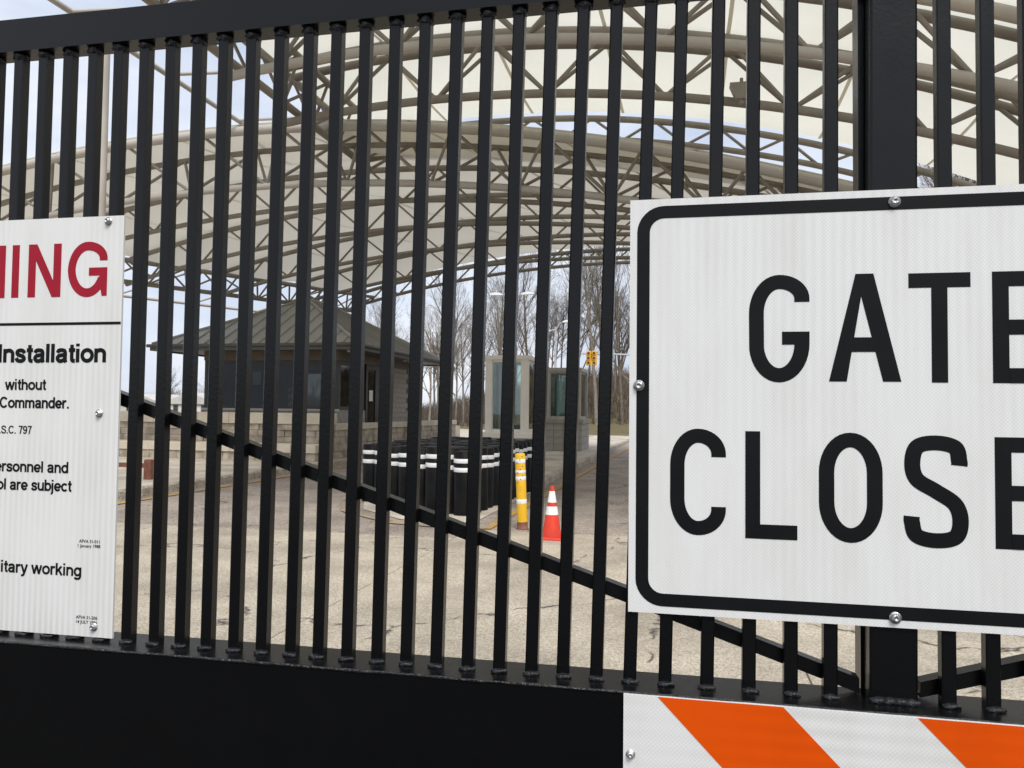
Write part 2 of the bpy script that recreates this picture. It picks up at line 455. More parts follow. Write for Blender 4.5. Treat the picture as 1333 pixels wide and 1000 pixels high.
def sstep(a, b, x):
    t = max(0.0, min(1.0, (x - a) / (b - a)))
    return t * t * (3 - 2 * t)

# ------------------------------------------------------------------ the setting: ground, roads, pads, kerbs
def hill_z(x, y):
    h = 5.2 * sstep(54, 92, y) * sstep(-34, -6, x)
    h += 1.3 * sstep(60, 110, y) * sstep(-80, -30, x)
    return h + 0.25 * math.sin(x * .21) * math.sin(y * .17) * sstep(54, 70, y)

mb = MB()
mb.add([(-900, -300, -0.03), (900, -300, -0.03), (900, 1500, -0.03), (-900, 1500, -0.03)], [(0, 1, 2, 3)])
tag(mb.build('ground', 'grass'), kind='structure')

mb = MB()
nx, ny = 90, 60
xs = [lerp(-160, 160, i / nx) for i in range(nx + 1)]
ys = [lerp(53, 190, j / ny) for j in range(ny + 1)]
mb.add([(x, y, hill_z(x, y) - 0.028 + 0.006) for y in ys for x in xs],
       [(j * (nx + 1) + i, j * (nx + 1) + i + 1, (j + 1) * (nx + 1) + i + 1, (j + 1) * (nx + 1) + i) for j in range(ny) for i in range(nx)], True)
tag(mb.build('hill', 'grass'), kind='structure')

mb = MB()
mb.add([(-30, -40, -0.012), (30, -40, -0.012), (30, 54, -0.012), (-30, 54, -0.012)], [(0, 1, 2, 3)])
tag(mb.build('road', 'asphalt'), kind='structure')

mb = MB()
mb.add([(-2.4, 33.5, -0.004), (40, 33.5, -0.004), (60, 54.5, -0.004), (-30, 54.5, -0.004), (-30, 47, -0.004), (-2.4, 43, -0.004)], [(0, 1, 2, 3, 4, 5)])
tag(mb.build('cross_road', 'far_road'), kind='structure')

mb = MB()
mb.add([(-30, -60, -0.005), (30, -60, -0.005), (30, .6, -0.005), (-30, .6, -0.005)], [(0, 1, 2, 3)])  # unseen ground behind the camera, added dark to deepen the gate's black
tag(mb.build('unseen_approach_road', 'unseen_asphalt'), kind='structure')

# concrete apron: slabs laid with open joints
ap = MB()
ap.add([(-9.8, .62, -0.006), (9, .62, -0.006), (9, 9.2, -0.006), (-9.8, 9.2, -0.006)], [(0, 1, 2, 3)])
apron = tag(ap.build('concrete_apron', 'mortar'), kind='structure')
sx = [-9.8, -6.35, -2.9, 0.75, 4.4, 9.0]
sy = [.6, 5.0, 9.45]
for i in range(5):
    for j in range(2):
        g = 0.006
        x0, x1, y0, y1 = sx[i] + g, sx[i + 1] - g, sy[j] + g, sy[j + 1] - g
        if j == 1:
            y1 += 0.06 * i + (0.75 if i >= 2 else 0.0)
        mb = MB().bev(x0, x1, y0, y1, -0.005, 0.006 + random.uniform(-.0008, .0008), 0.004)
        mb.build('slab', 'concrete', apron)

# traffic island between the lanes, with a flush nose
IX0, IX1 = -5.75, -3.05
nose = MB()
pts = [(IX0, 17.5), (IX0, 13.2), (-5.2, 11.9), (-4.2, 11.0), (-3.3, 10.7), (IX1, 11.2), (IX1, 17.5)]
nose.add([(x, y, -0.002) for x, y in pts], [tuple(reversed(range(len(pts))))])
nose.add([(x, y, -0.002) for x, y in pts], [])
tag(nose.build('island_nose', 'pad'), kind='structure')
isl = MB().bev(IX0 + .16, IX1 - .16, 16.2, 48, -0.02, 0.15, 0.01)
island = tag(isl.build('traffic_island', 'pad'), kind='structure')
y = 16.0
while y < 47:
    for x0 in (IX0, IX1 - .155):
        zt = 0.155 + random.uniform(-.004, .004)
        MB().bev(x0, x0 + .155, y + .006, y + 2.4 - .006, -0.02, zt, 0.025).build('kerb', 'kerb', island)
    y += 2.4

# left pavement with its kerb stones
pv = MB().box(-30, -10.01, -14, 60, -0.02, 0.145)
pave = tag(pv.build('pavement', 'pad'), kind='structure')
y = -14
while y < 56:
    MB().bev(-10.005, -9.83, y + .006, y + 2.4 - .006, -0.02, 0.155 + random.uniform(-.005, .005), 0.03).build('kerb', 'kerb', pave)
    y += 2.4

# painted lines
def line(name, pts, w, mat, label, cat='road marking'):
    vv, ff = [], []
    for i, p in enumerate(pts):
        a, b = Vector(pts[max(i - 1, 0)]), Vector(pts[min(i + 1, len(pts) - 1)])
        t = (b - a).normalized()
        q = Vector((-t.y, t.x)) * w / 2
        z = 0.0105 if p[1] < 10.3 else 0.0025
        vv += [(p[0] + q.x, p[1] + q.y, z), (p[0] - q.x, p[1] - q.y, z)]
        if i:
            k = 2 * i
            ff.append((k - 2, k - 1, k + 1, k))
    m = MB()
    m.add(vv, ff)
    return tag(m.build(name, mat), label, cat)
line('yellow_line', [(-2.72, 10.45), (-2.70, 20), (-2.6, 31), (-2.55, 42)], 0.13, 'line_yellow', 'worn yellow line along the right kerb of the traffic island')
line('yellow_line', [(-6.05, 13), (-6.05, 25), (-6.0, 42)], 0.12, 'line_yellow', 'worn yellow line along the left kerb of the traffic island')
line('yellow_line', [(-9.42, 10.4), (-9.45, 20), (-9.45, 40)], 0.13, 'line_yellow', 'worn yellow line beside the kerb in front of the guardhouse')
line('yellow_line', [(-6.05, 12.9), (-5.4, 11.6), (-4.2, 10.6), (-3.1, 10.38), (-2.85, 10.42)], 0.10, 'line_faint', 'worn yellow line curving round the nose of the island')
for i in range(4):
    line('white_dash', [(1.4 + i * 3.2, 41 + i * 2.2), (3.0 + i * 3.2, 42.1 + i * 2.2)], 0.15, 'line_white', ['nearest', 'second', 'third', 'farthest'][i] + ' white dash on the pale cross road')

# ------------------------------------------------------------------ the gate
GA = R(1.6)
gate = thing('sliding_gate', 'black steel picket gate with solid lower panel across the foreground', 'gate', (-0.2618, 1.152, 0), GA)
Z_TOP, Z_BOT = 2.281, 1.256
U0, U1 = -2.35, 2.10
m = MB()
m.box(U0, U1, -0.010, 0.030, Z_TOP, Z_TOP + 0.0585)
m.build('top_rail', 'gate', gate)
m = MB()
# bottom channel: top plate with a small raised lip along its front edge
m.box(U0, U1, -0.0385, 0.052, Z_BOT - 0.06, Z_BOT - 0.004)
m.build('bottom_rail', 'gate', gate)
def wavy_edge(name, y, z, r_, seed):
    rnd = random.Random(seed)
    pts, rad = [], []
    u = U0
    while u <= U1:
        pts.append((u, y + rnd.uniform(-.0004, .0004), z + rnd.uniform(-.0004, .0004)))
        rad.append(r_ * rnd.uniform(.75, 1.25))
        u += 0.035
    MB().tube(pts, rad, 6).build(name, 'weld', gate)
wavy_edge('edge_bead', -0.0405, Z_BOT - 0.0045, 0.0022, 3)
m = MB()
m.box(U0, U1, -0.0405, -0.0370, 0.10, Z_BOT - 0.006)
m.build('lower_panel', 'gate_panel', gate)
m = MB()
m.box(U0, U1, -0.034, 0.048, 0.06, 0.12)
m.build('sill_beam', 'gate', gate)
for u in (U0, U1 - .07):
    MB().box(u, u + .07, -0.033, 0.045, 0.121, Z_BOT - 0.062).build('end_upright', 'gate', gate)
    MB().box(u, u + .07, -0.012, 0.033, Z_BOT - 0.003, Z_TOP - 0.001).build('end_upright', 'gate', gate)
for u in (U0 + .35, U1 - .35):
    w = MB()
    w.tube([(u, -0.015, 0.065), (u, 0.03, 0.065)], 0.066, 20, smooth=False)
    w.build('roller', 'gate', gate)

# measured front-left edges of the pickets at top and bottom (metres along the gate): they are not quite plumb
PT = [-.6658, -.6151, -.5637, -.5145, -.4632, -.4112, -.3587, -.3097, -.2602, -.2087, -.1581, -.1057, -.0554, -.0047, .0464, .0967, .1473, .1994]
PB = [-.6698, -.6173, -.5690, -.5210, -.4708, -.4214, -.3698, -.3219, -.2729, -.2225, -.1743, -.1255, -.0751, -.0254, .0246, .0726, .1227, .1720]
PW = 0.0188
PT += [u - PW for u in (.2674 - .004, .3174, .3677, .4202, .4750)]
PB += [u - PW for u in (.2419, .3016, .3600, .4173, .4704)]
PT += [.6045, .6600]
PB += [.6045, .6595]
k = 0
while PT[0] > U0 + .16 if k == 0 else k < 31:
    k += 1
    PT.insert(0, -.6658 - .0508 * k)
    PB.insert(0, -.6698 - .0508 * k)
    if PT[0] < U0 + .14:
        break
u = .6600
while u < U1 - .16:
    u += 0.0535
    PT.append(u)
    PB.append(u)

def bead_mesh(seed, w, d, h):
    rnd = random.Random(seed)
    bm = bmesh.new()
    bmesh.ops.create_icosphere(bm, subdivisions=2, radius=1)
    for v in bm.verts:
        n = 1 + rnd.uniform(-.22, .22)
        v.co = Vector((v.co.x * w * n, v.co.y * d * n, v.co.z * h * n))
    me = bpy.data.meshes.new('weld_bead')
    bm.to_mesh(me)
    bm.free()
    me.materials.append(M['weld'])
    for p_ in me.polygons:
        p_.use_smooth = True
    return me
BEADS = [bead_mesh(s, .0125, .0065, .0048) for s in range(5)]
CAPS = [bead_mesh(s + 20, .0135, .013, .0085) for s in range(4)]
for i, (ut, ub) in enumerate(zip(PT, PB)):
    pk = MB()
    w, d, b = PW, 0.0188, 0.0018
    def ring(u, z):
        return [(u + b, 0, z), (u + w - b, 0, z), (u + w, b, z), (u + w, d - b, z), (u + w - b, d, z), (u + b, d, z), (u, d - b, z), (u, b, z)]
    vv = ring(ub, Z_BOT - 0.0038) + ring(ut, Z_TOP - 0.0005)
    pk.add(vv, [(j, (j + 1) % 8, (j + 1) % 8 + 8, j + 8) for j in range(8)] + [tuple(reversed(range(8))), tuple(range(8, 16))])
    po = pk.build('picket', 'gate', gate)
    put('weld_bead', BEADS[i % 5], po, (ub + w / 2 + random.uniform(-.001, .001), -0.001, Z_BOT - 0.0022), (0, 0, random.uniform(-.12, .12)))
    put('weld_bead', CAPS[i % 4], po, (ut + w / 2, 0.008, Z_TOP - 0.0045), (0, 0, random.uniform(-.1, .1)))

# the wide intermediate upright
for (a, c) in ((.5120, .5745),):
    po = MB()
    b = .003
    y0, y1 = 0.0003, 0.034
    po.add([(a + b, y0, Z_BOT - .0038), (c - b, y0, Z_BOT - .0038), (c, y0 + b, Z_BOT - .0038), (c, y1, Z_BOT - .0038), (a, y1, Z_BOT - .0038), (a, y0 + b, Z_BOT - .0038)] +
           [(p_[0] + .006, p_[1], Z_TOP - .0005) for p_ in [(a + b, y0), (c - b, y0), (c, y0 + b), (c, y1 - .005), (a, y1 - .005), (a, y0 + b)]],
           [(j, (j + 1) % 6, (j + 1) % 6 + 6, j + 6) for j in range(6)] + [(5, 4, 3, 2, 1, 0), (6, 7, 8, 9, 10, 11)])
    p2 = po.build('upright', 'gate', gate)
    bk = MB().box(a - .0035, c + .001, 0.0352, 0.068, Z_BOT - .0038, Z_TOP - .0005)
    bk.build('upright', 'gate', gate)
    for q in range(4):
        put('weld_bead', BEADS[q % 5], p2, (a + .01 + q * .0145, y0 - .002, Z_BOT - .0015), (0, 0, 0), (.95, 1.1, 1.2))

def brace(u0, z0, u1, z1):
    t = 0.0215
    b_ = MB()
    b_.add([(u0, 0.0205, z0 - t / 2), (u1, 0.0205, z1 - t / 2), (u1, 0.0205, z1 + t / 2), (u0, 0.0205, z0 + t / 2),
            (u0, 0.0435, z0 - t / 2), (u1, 0.0435, z1 - t / 2), (u1, 0.0435, z1 + t / 2), (u0, 0.0435, z0 + t / 2)],
           [(0, 1, 2, 3), (5, 4, 7, 6), (3, 2, 6, 7), (0, 4, 5, 1), (0, 3, 7, 4), (1, 5, 6, 2)])
    b_.build('diagonal_brace', 'gate', gate)
SL = (1.6491 - 1.2495) / (.7004 + .5066)
brace(U0 + .075, 1.2495 + .014 + SL * (.5066 - U0 - .075), .503, 1.2495 + .016)
brace(.583, 1.266, U1 - .075, 1.266 + .306 * (U1 - .075 - .583))

# ------------------------------------------------------------------ lettering tools (strokes in x,z; faces look to -y)
def ribbon(mb_, pts, w, y0, y1, closed=False):
    n = len(pts)
    L_, R_ = [], []
    for i in range(n):
        p = Vector(pts[i])
        if closed:
            a, b = Vector(pts[i - 1]), Vector(pts[(i + 1) % n])
        else:
            a, b = Vector(pts[max(i - 1, 0)]), Vector(pts[min(i + 1, n - 1)])
        t1 = (p - a).normalized() if (p - a).length > 1e-9 else (b - p).normalized()
        t2 = (b - p).normalized() if (b - p).length > 1e-9 else t1
        t = (t1 + t2).normalized()
        nn = Vector((-t.y, t.x))
        k_ = 1.0 / max(0.35, nn.dot(Vector((-t1.y, t1.x))))
        L_.append(p + nn * w / 2 * k_)
        R_.append(p - nn * w / 2 * k_)
    vv, ff = [], []
    for i in range(n):
        for y in (y0, y1):
            vv.append((L_[i].x, y, L_[i].y))
            vv.append((R_[i].x, y, R_[i].y))
    for i in range(n if closed else n - 1):
        a, b = 4 * i, 4 * ((i + 1) % n)
        ff += [(a, a + 1, b + 1, b), (a + 2, b + 2, b + 3, a + 3), (a, b, b + 2, a + 2), (a + 1, a + 3, b + 3, b + 1)]
    if not closed:
        ff += [(0, 2, 3, 1), (4 * n - 4, 4 * n - 3, 4 * n - 1, 4 * n - 2)]
    mb_.add(vv, ff)

def arc(cx, cz, rx, rz, a0, a1, n=14):
    return [(cx + rx * math.cos(R(lerp(a0, a1, i / n))), cz + rz * math.sin(R(lerp(a0, a1, i / n)))) for i in range(n + 1)]

def spline(P, n=9):
    out = []
    Q = [P[0]] + P + [P[-1]]
    for i in range(1, len(Q) - 2):
        p0, p1, p2, p3 = (Vector(q) for q in Q[i - 1:i + 3])
        for k_ in range(n):
            t = k_ / n
            out.append(tuple(0.5 * ((2 * p1) + (p2 - p0) * t + (2 * p0 - 5 * p1 + 4 * p2 - p3) * t * t + (3 * p1 - p0 - 3 * p2 + p3) * t ** 3)))
    out.append(tuple(P[-1]))
    return out

def glyph(ch, x, z, w, h, s, y, mat, parent, bold=False):
    """one letter, lower-left corner at x,z, box w by h, stroke s; every stroke a hair in front of the last"""
    g_ = MB()
    step = [0]
    def rib(pts, closed=False, ww=None):
        ribbon(g_, [(x + p_[0], z + p_[1]) for p_ in pts], ww or s, y - 0.0005 - 0.00012 * step[0], y, closed)
        step[0] += 1
    def poly(pts):
        g_.prism([(x + p_[0], z + p_[1]) for p_ in pts], y - 0.0005 - 0.00012 * step[0], y)
        step[0] += 1
    def rect(x0, x1, z0, z1):
        poly([(x0, z0), (x1, z0), (x1, z1), (x0, z1)])
    cx, rx = w / 2, (w - s) / 2
    rz = rx * (1.45 if not bold else 1.35)
    ct, cb = h - s / 2 - rz, s / 2 + rz
    if ch == 'G' and not bold:
        rib([(w - s / 2, h * .745)] + arc(cx, h * .775, rx, h * .225 - s / 2, 0, 90, 12) + arc(cx, ct, rx, rz, 90, 180, 12)[1:] + arc(cx, cb, rx, rz, 180, 360, 20)[1:] + [(w - s / 2, h * .47)])
        rect(w * .55, w - s * 1.0, h * .35, h * .47)
    elif ch == 'G':
        rib([(w - s / 2, h * .655)] + arc(cx, h * .685, rx, h * .315 - s / 2, 0, 90, 12) + arc(cx, ct, rx, rz, 90, 180, 12)[1:] + arc(cx, cb, rx, rz, 180, 335, 20)[1:])
        rect(w * .54, w, h * .385, h * .53)
        poly([(w - s * .62, 0.02 * h), (w, 0.02 * h), (w, h * .386), (w - s, h * .386), (w - s * .95, h * .25)])
    elif ch == 'C':
        rib([(w - s / 2, h * .735)] + arc(cx, h * .76, rx, h * .24 - s / 2, 0, 90, 12) + arc(cx, ct, rx, rz, 90, 180, 12)[1:] +
            arc(cx, cb, rx, rz, 180, 270, 12) + arc(cx, h * .245, rx, h * .245 - s / 2, 270, 360, 12)[1:] + [(w - s / 2, h * .27)])
    elif ch == 'O':
        rib(arc(cx, ct, rx, rz, 0, 180, 20) + arc(cx, cb, rx, rz, 180, 360, 20), True)
    elif ch == 'S':
        r1 = (w - s) / 2
        P = [(w - s / 2 - .001, h * .735), (w - s / 2 - .001, h * .775), (w * .80, h * .895), (cx, h - s / 2), (w * .215, h * .895), (s / 2 + .001, h * .745), (w * .21, h * .605),
             (cx, h * .505), (w * .79, h * .395), (w - s / 2, h * .25), (w * .80, h * .105), (cx, s / 2), (w * .20, h * .105), (s / 2, h * .225), (s / 2, h * .275)]
        rib(spline(P))
    elif ch == 'A':
        tw = s * (1.15 if not bold else 1.05)
        poly([(0, 0), (tw, 0), (cx + tw * .02, h * .985), (cx - tw / 2, h)])
        poly([(w - tw, 0), (w, 0), (cx + tw / 2, h), (cx - tw / 2 + .0001, h)])
        rect(w * .22, w * .78, h * .275, h * .275 + s)
    elif ch == 'T':
        rect(0, w, h - s, h)
        rect(cx - s / 2, cx + s / 2, 0, h - s)
    elif ch == 'E':
        rect(0, s, 0, h)
        rect(s, w, h - s, h)
        rect(s, w * .93, h * .5 - s / 2, h * .5 + s / 2)
        rect(s, w, 0, s)
    elif ch == 'L':
        rect(0, s, 0, h)
        rect(s, w, 0, s)
    elif ch == 'D':
        rect(0, s, 0, h)
        rib([(s, h - s / 2), (w * .45, h - s / 2)] + arc(w * .45, h - s / 2 - w * .45, w * .55 - s / 2, w * .45, 90, 0, 12)[1:] +
            arc(w * .45, s / 2 + w * .45, w * .55 - s / 2, w * .45, 0, -90, 12) + [(s, s / 2)])
    elif ch == 'I':
        rect(0, w, 0, h)
    elif ch == 'N':
        rect(0, s, 0, h)
        rect(w - s, w, 0, h)
        poly([(w - s * 1.12, 0), (w - s * .02, 0), (s * 1.12, h), (s * .02, h)])
    elif ch == 'R':
        rect(0, s, 0, h)
        rib([(s, h - s / 2), (w * .55, h - s / 2)] + arc(w * .55, h * .73, w * .42 - s / 2, h * .27 - s / 2, 90, -90, 14)[1:] + [(s, h * .46 + s / 2)])
        poly([(w - s * 1.1, 0), (w, 0), (w * .72, h * .5), (w * .45, h * .5)])
    elif ch == 'W':
        q = s * 1.0
        for a, b in (((0, h), (w * .27, 0)), ((w * .5, h), (w * .27, 0)), ((w * .5, h), (w * .73, 0)), ((w, h), (w * .73, 0))):
            poly([(b[0] - q / 2, 0), (b[0] + q / 2, 0), (min(a[0] + q / 2, w), h), (max(a[0] - q / 2, 0), h)])
    return g_.build('letter', mat, parent)

def stroke_font():
    F = {}
    arch = [(.08, .34)] + arc(.245, .325, .165, .145, 165, 0, 10) + [(.41, 0)]
    F['I'] = F['l'] = (.21, [([(.085, 0), (.085, .72)], 0)])
    F['i'] = (.21, [([(.085, 0), (.085, .525)], 0), ([(.085, .615), (.085, .72)], 0)])
    F['n'] = (.51, [([(.08, 0), (.08, .53)], 0), (arch, 0)])
    F['h'] = (.51, [([(.08, 0), (.08, .72)], 0), (arch, 0)])
    F['u'] = (.51, [([(.42, .53), (.42, 0)], 0), ([(.08, .53), (.08, .2)] + arc(.245, .205, .165, .145, 190, 360, 10), 0)])
    F['m'] = (.78, [([(.08, 0), (.08, .53)], 0), ([(.08, .34)] + arc(.225, .33, .145, .14, 165, 0, 10) + [(.37, 0)], 0), ([(.37, .34)] + arc(.52, .33, .15, .14, 165, 0, 10) + [(.67, 0)], 0)])
    F['r'] = (.34, [([(.08, 0), (.08, .53)], 0), ([(.08, .32)] + arc(.255, .31, .175, .16, 165, 85, 8) + [(.32, .468)], 0)])
    F['o'] = (.54, [(arc(.26, .265, .2, .208, 0, 360, 28)[:-1], 1)])
    F['c'] = (.49, [(arc(.255, .265, .195, .208, 42, 318, 22), 0)])
    F['e'] = (.52, [([(.455, .245)] + arc(.255, .265, .195, .208, 0, 322, 24), 0), ([(.08, .255), (.43, .255)], 0)])
    F['d'] = (.53, [(arc(.245, .265, .185, .208, 0, 360, 28)[:-1], 1), ([(.43, 0), (.43, .72)], 0)])
    F['b'] = (.53, [(arc(.275, .265, .185, .208, 0, 360, 28)[:-1], 1), ([(.09, 0), (.09, .72)], 0)])
    F['p'] = (.53, [(arc(.275, .265, .185, .208, 0, 360, 28)[:-1], 1), ([(.09, -.2), (.09, .53)], 0)])
    F['g'] = (.53, [(arc(.245, .265, .185, .208, 0, 360, 28)[:-1], 1), (spline([(.43, .53), (.43, .2), (.425, -.02), (.35, -.13), (.24, -.15), (.12, -.135), (.075, -.075)], 5), 0)])
    F['s'] = (.47, [(spline([(.40, .36), (.34, .445), (.225, .475), (.115, .44), (.085, .375), (.13, .305), (.235, .268), (.345, .225), (.385, .15), (.345, .085), (.225, .055), (.105, .085), (.055, .175)], 5), 0)])
    F['t'] = (.30, [(spline([(.145, .68), (.145, .4), (.145, .16), (.175, .07), (.275, .055)], 5), 0), ([(.02, .475), (.275, .475)], 0)])
    F['a'] = (.51, [(spline([(.07, .37), (.115, .45), (.235, .475), (.35, .445), (.385, .36), (.385, .2), (.39, .08), (.415, 0)], 5), 0),
                    (spline([(.385, .30), (.26, .28), (.12, .245), (.07, .155), (.125, .07), (.23, .055), (.335, .105), (.385, .19)], 5), 0)])
    F['w'] = (.72, [([(.04, .53), (.195, .0)], 0), ([(.195, .0), (.35, .53)], 0), ([(.35, .53), (.505, .0)], 0), ([(.505, 0), (.66, .53)], 0)])
    F['y'] = (.48, [([(.05, .53), (.245, .0)], 0), (spline([(.43, .53), (.25, .0), (.17, -.12), (.05, -.145)], 5), 0)])
    F['k'] = (.50, [([(.085, 0), (.085, .72)], 0), ([(.09, .2), (.40, .53)], 0), ([(.22, .33), (.43, 0)], 0)])
    F['j'] = (.21, [(spline([(.085, .525), (.085, .1), (.08, -.09), (.03, -.15), (-.03, -.15)], 5), 0), ([(.085, .615), (.085, .72)], 0)])
    F['C'] = (.67, [(arc(.335, .36, .265, .305, 38, 322, 26), 0)])
    F['U'] = (.66, [([(.09, .72), (.09, .28)] + arc(.32, .285, .23, .23, 190, 350, 14) + [(.55, .28), (.55, .72)], 0)])
    F['S'] = (.62, [(spline([(.52, .50), (.46, .62), (.31, .665), (.15, .62), (.105, .52), (.17, .43), (.31, .375), (.47, .31), (.53, .20), (.46, .09), (.30, .055), (.14, .1), (.075, .22)], 5), 0)])
    F['7'] = (.50, [([(.04, .665), (.43, .665), (.30, .42), (.20, 0)], 0)])
    F['9'] = (.50, [(arc(.245, .485, .175, .178, 0, 360, 26)[:-1], 1), (spline([(.42, .485), (.415, .3), (.36, .12), (.25, .055), (.14, .075), (.085, .155)], 5), 0)])
    F['.'] = (.22, [([(.045, .06), (.165, .06)], 0)])
    F[' '] = (.25, [])
    return F
FONT = stroke_font()

def text_line(body, right, base, height, y, mat, parent, squeeze=1.0, bold=.118):
    k_ = height / .72
    adv = sum(FONT[c][0] for c in body)
    t = MB()
    x = right - adv * k_ * squeeze
    nst = 0
    for c in body:
        for pts, closed in FONT[c][1]:
            ribbon(t, [(x + p_[0] * k_ * squeeze, base + p_[1] * k_) for p_ in pts], bold * k_, y - .00003 * (nst % 4), y + .0004, bool(closed))
            nst += 1
        x += FONT[c][0] * k_ * squeeze
    return t.build('text_line', mat, parent)

def print_line(body, right, base, height, y, mat, parent):
    cu = bpy.data.curves.new('txt', 'FONT')
    cu.body = body
    cu.size = 1.0
    cu.align_x = 'RIGHT'
    cu.offset = .012
    cu.resolution_u = 3
    tmp = bpy.data.objects.new('txt', cu)
    C.objects.link(tmp)
    bpy.context.view_layer.update()
    dg = bpy.context.evaluated_depsgraph_get()
    me = bpy.data.meshes.new_from_object(tmp.evaluated_get(dg))
    bpy.data.objects.remove(tmp)
    k_ = height / 0.73
    t = MB()
    t.add([(right + v.co.x * k_, y, base + v.co.y * k_) for v in me.vertices], [tuple(p_.vertices) for p_ in me.polygons])
    bpy.data.meshes.remove(me)
    return t.build('text_line', mat, parent)

def bolt(parent, u, z, y, r_=0.0060, name='bolt'):
    b_ = MB()
    prof = [(r_ * 1.35, 0), (r_ * 1.35, .0016), (r_ * 1.0, .0017), (r_ * .98, .0042), (r_ * .78, .0062), (r_ * .4, .0070), (r_ * .38, .0058), (r_ * .05, .0056)]
    b_.lathe(prof, 18)
    b_.v = [(u + p_[0], y - p_[2], z + p_[1]) for p_ in b_.v]
    b_.f = [tuple(f_) for f_ in b_.f]
    return b_.build(name, 'bolt', parent)

def in_gate(name, label, cat):
    return thing(name, label, cat, (-0.2618, 1.152, 0), GA)

# ------------------------------------------------------------------ GATE CLOSED sign
sg = in_gate('gate_closed_sign', 'white rectangular GATE CLOSED sign with black border bolted to the pickets', 'sign')
SU0, SU1, SZ0, SZ1 = .1790, .9410, 1.3565, 1.9675
YS = -0.0045
m = MB()
m.box(SU0, SU1, YS, -0.0005, SZ0, SZ1)
m.build('panel', 'sign_cell', sg)
bi, bw, br_ = .0105, .0185, .030
x0, x1, z0, z1 = SU0 + bi + bw / 2, SU1 - bi - bw / 2, SZ0 + bi + bw / 2, SZ1 - bi - bw / 2
pts = arc(x1 - br_, z1 - br_, br_, br_, 0, 90, 8) + arc(x0 + br_, z1 - br_, br_, br_, 90, 180, 8) + arc(x0 + br_, z0 + br_, br_, br_, 180, 270, 8) + arc(x1 - br_, z0 + br_, br_, br_, 270, 360, 8)
m = MB()
ribbon(m, pts, bw, YS - .0005, YS, True)
m.build('border', 'ink', sg)
ST = .0205
for ch, a, b, lo, hi in (('G', .350, .433, 1.695, 1.850), ('A', .459, .554, 1.6965, 1.849), ('T', .564, .643, 1.6955, 1.848), ('E', .670, .742, 1.695, 1.848),
                         ('C', .239, .318, 1.4725, 1.627), ('L', .345, .416, 1.471, 1.6245), ('O', .445, .529, 1.4705, 1.6245), ('S', .556, .638, 1.468, 1.6225),
                         ('E', .671, .742, 1.4705, 1.6215), ('D', .775, .856, 1.4705, 1.6215)):
    glyph(ch, a, lo, b - a, hi - lo, ST, YS, 'ink', sg)
for u, z in ((.5464, 1.9497), (.5440, 1.3705), (.1932, 1.6897), (.9270, 1.6620)):
    bolt(sg, u, z, YS - .0006)

# ------------------------------------------------------------------ warning sign
ws = in_gate('warning_sign', 'white installation warning sign with red heading wired to the pickets', 'sign')
WU0, WU1, WZ0, WZ1 = -1.62, -.6815, 1.2588, 1.9785
m = MB()
m.box(WU0, WU1, YS, -0.0005, WZ0, WZ1)
m.build('panel', 'sign_white', ws)
m = MB()
m.box(WU0 + .004, WU1 - .0008, YS - .0005, YS, 1.7905, 1.7952)
m.build('rule', 'ink', ws)
zb, hh, s_ = 1.8400, .0935, .0152
for ch, a, b in (('G', -.7895, -.7115), ('N', -.8700, -.8035), ('I', -.9035, -.8890), ('N', -.984, -.9175), ('R', -1.072, -1.000), ('A', -1.152, -1.080), ('W', -1.272, -1.158)):
    glyph(ch, a, zb - (.0015 if ch == 'G' else 0), b - a, hh + (.003 if ch == 'G' else 0), s_, YS, 'ink_red', ws, True)
YT = YS - .0006
text_line('Installation', -.7075, 1.7255, .0325, YT, 'ink', ws, 1.08, .152)
text_line('without', -.8255, 1.6772, .0192, YT, 'ink', ws, 1.02, .13)
text_line('Commander.', -.7780, 1.6455, .0195, YT, 'ink', ws, .97, .13)
text_line('U.S.C. 797', -.8520, 1.6004, .0142, YT, 'ink', ws, .92, .10)
text_line('personnel and', -.7755, 1.5341, .0195, YT, 'ink', ws, 1.02, .128)
text_line('control are subject', -.7683, 1.5026, .0195, YT, 'ink', ws, .99, .128)
print_line('AFVA 31-011', -.7090, 1.4170, .0055, YT, 'ink', ws)
print_line('1 January 1988', -.7090, 1.4092, .0055, YT, 'ink', ws)
text_line('military working', -.7435, 1.3595, .0205, YT, 'ink', ws, 1.05, .128)
print_line('AFVA 31-206', -.7108, 1.2885, .0055, YT, 'ink', ws)
print_line('14 JULY 1986', -.7108, 1.2807, .0055, YT, 'ink', ws)
for u, z in ((-.7114, 1.9692), (-.7184, 1.6382), (-.7166, 1.2765), (-1.585, 1.9692), (-1.585, 1.2765)):
    bolt(ws, u, z, YS - .0004, .0052)

# ------------------------------------------------------------------ striped board on the lower panel
sb = in_gate('striped_board', 'orange and white diagonal striped reflective board on the black lower panel', 'board')
BU0, BU1, BZ0, BZ1 = .1752, 1.62, .96, 1.2515
yb = -0.0468
m = MB()
m.box(BU0, BU1, yb, -0.0418, BZ0, BZ1)
m.build('panel', 'board_white', sb)
u = .2225
H_ = BZ1 - BZ0 - .0006
while u < BU1 - .02:
    sh = H_ * 0.985
    p4 = [(u + sh, BZ0 + .0003), (min(u + .168 + sh, BU1 - .0005), BZ0 + .0003), (min(u + .168, BU1 - .0005), BZ1 - .0003), (u, BZ1 - .0003)]
    if u + sh < BU1 - .02:
        m = MB()
        m.prism(p4, yb - .0004, yb)
        m.build('stripe', 'board_orange', sb)
    u += .337
for u, z in ((.1855, 1.169), (.1855, 1.03), (1.60, 1.16)):
    bolt(sb, u, z, yb - .0003, .0048)

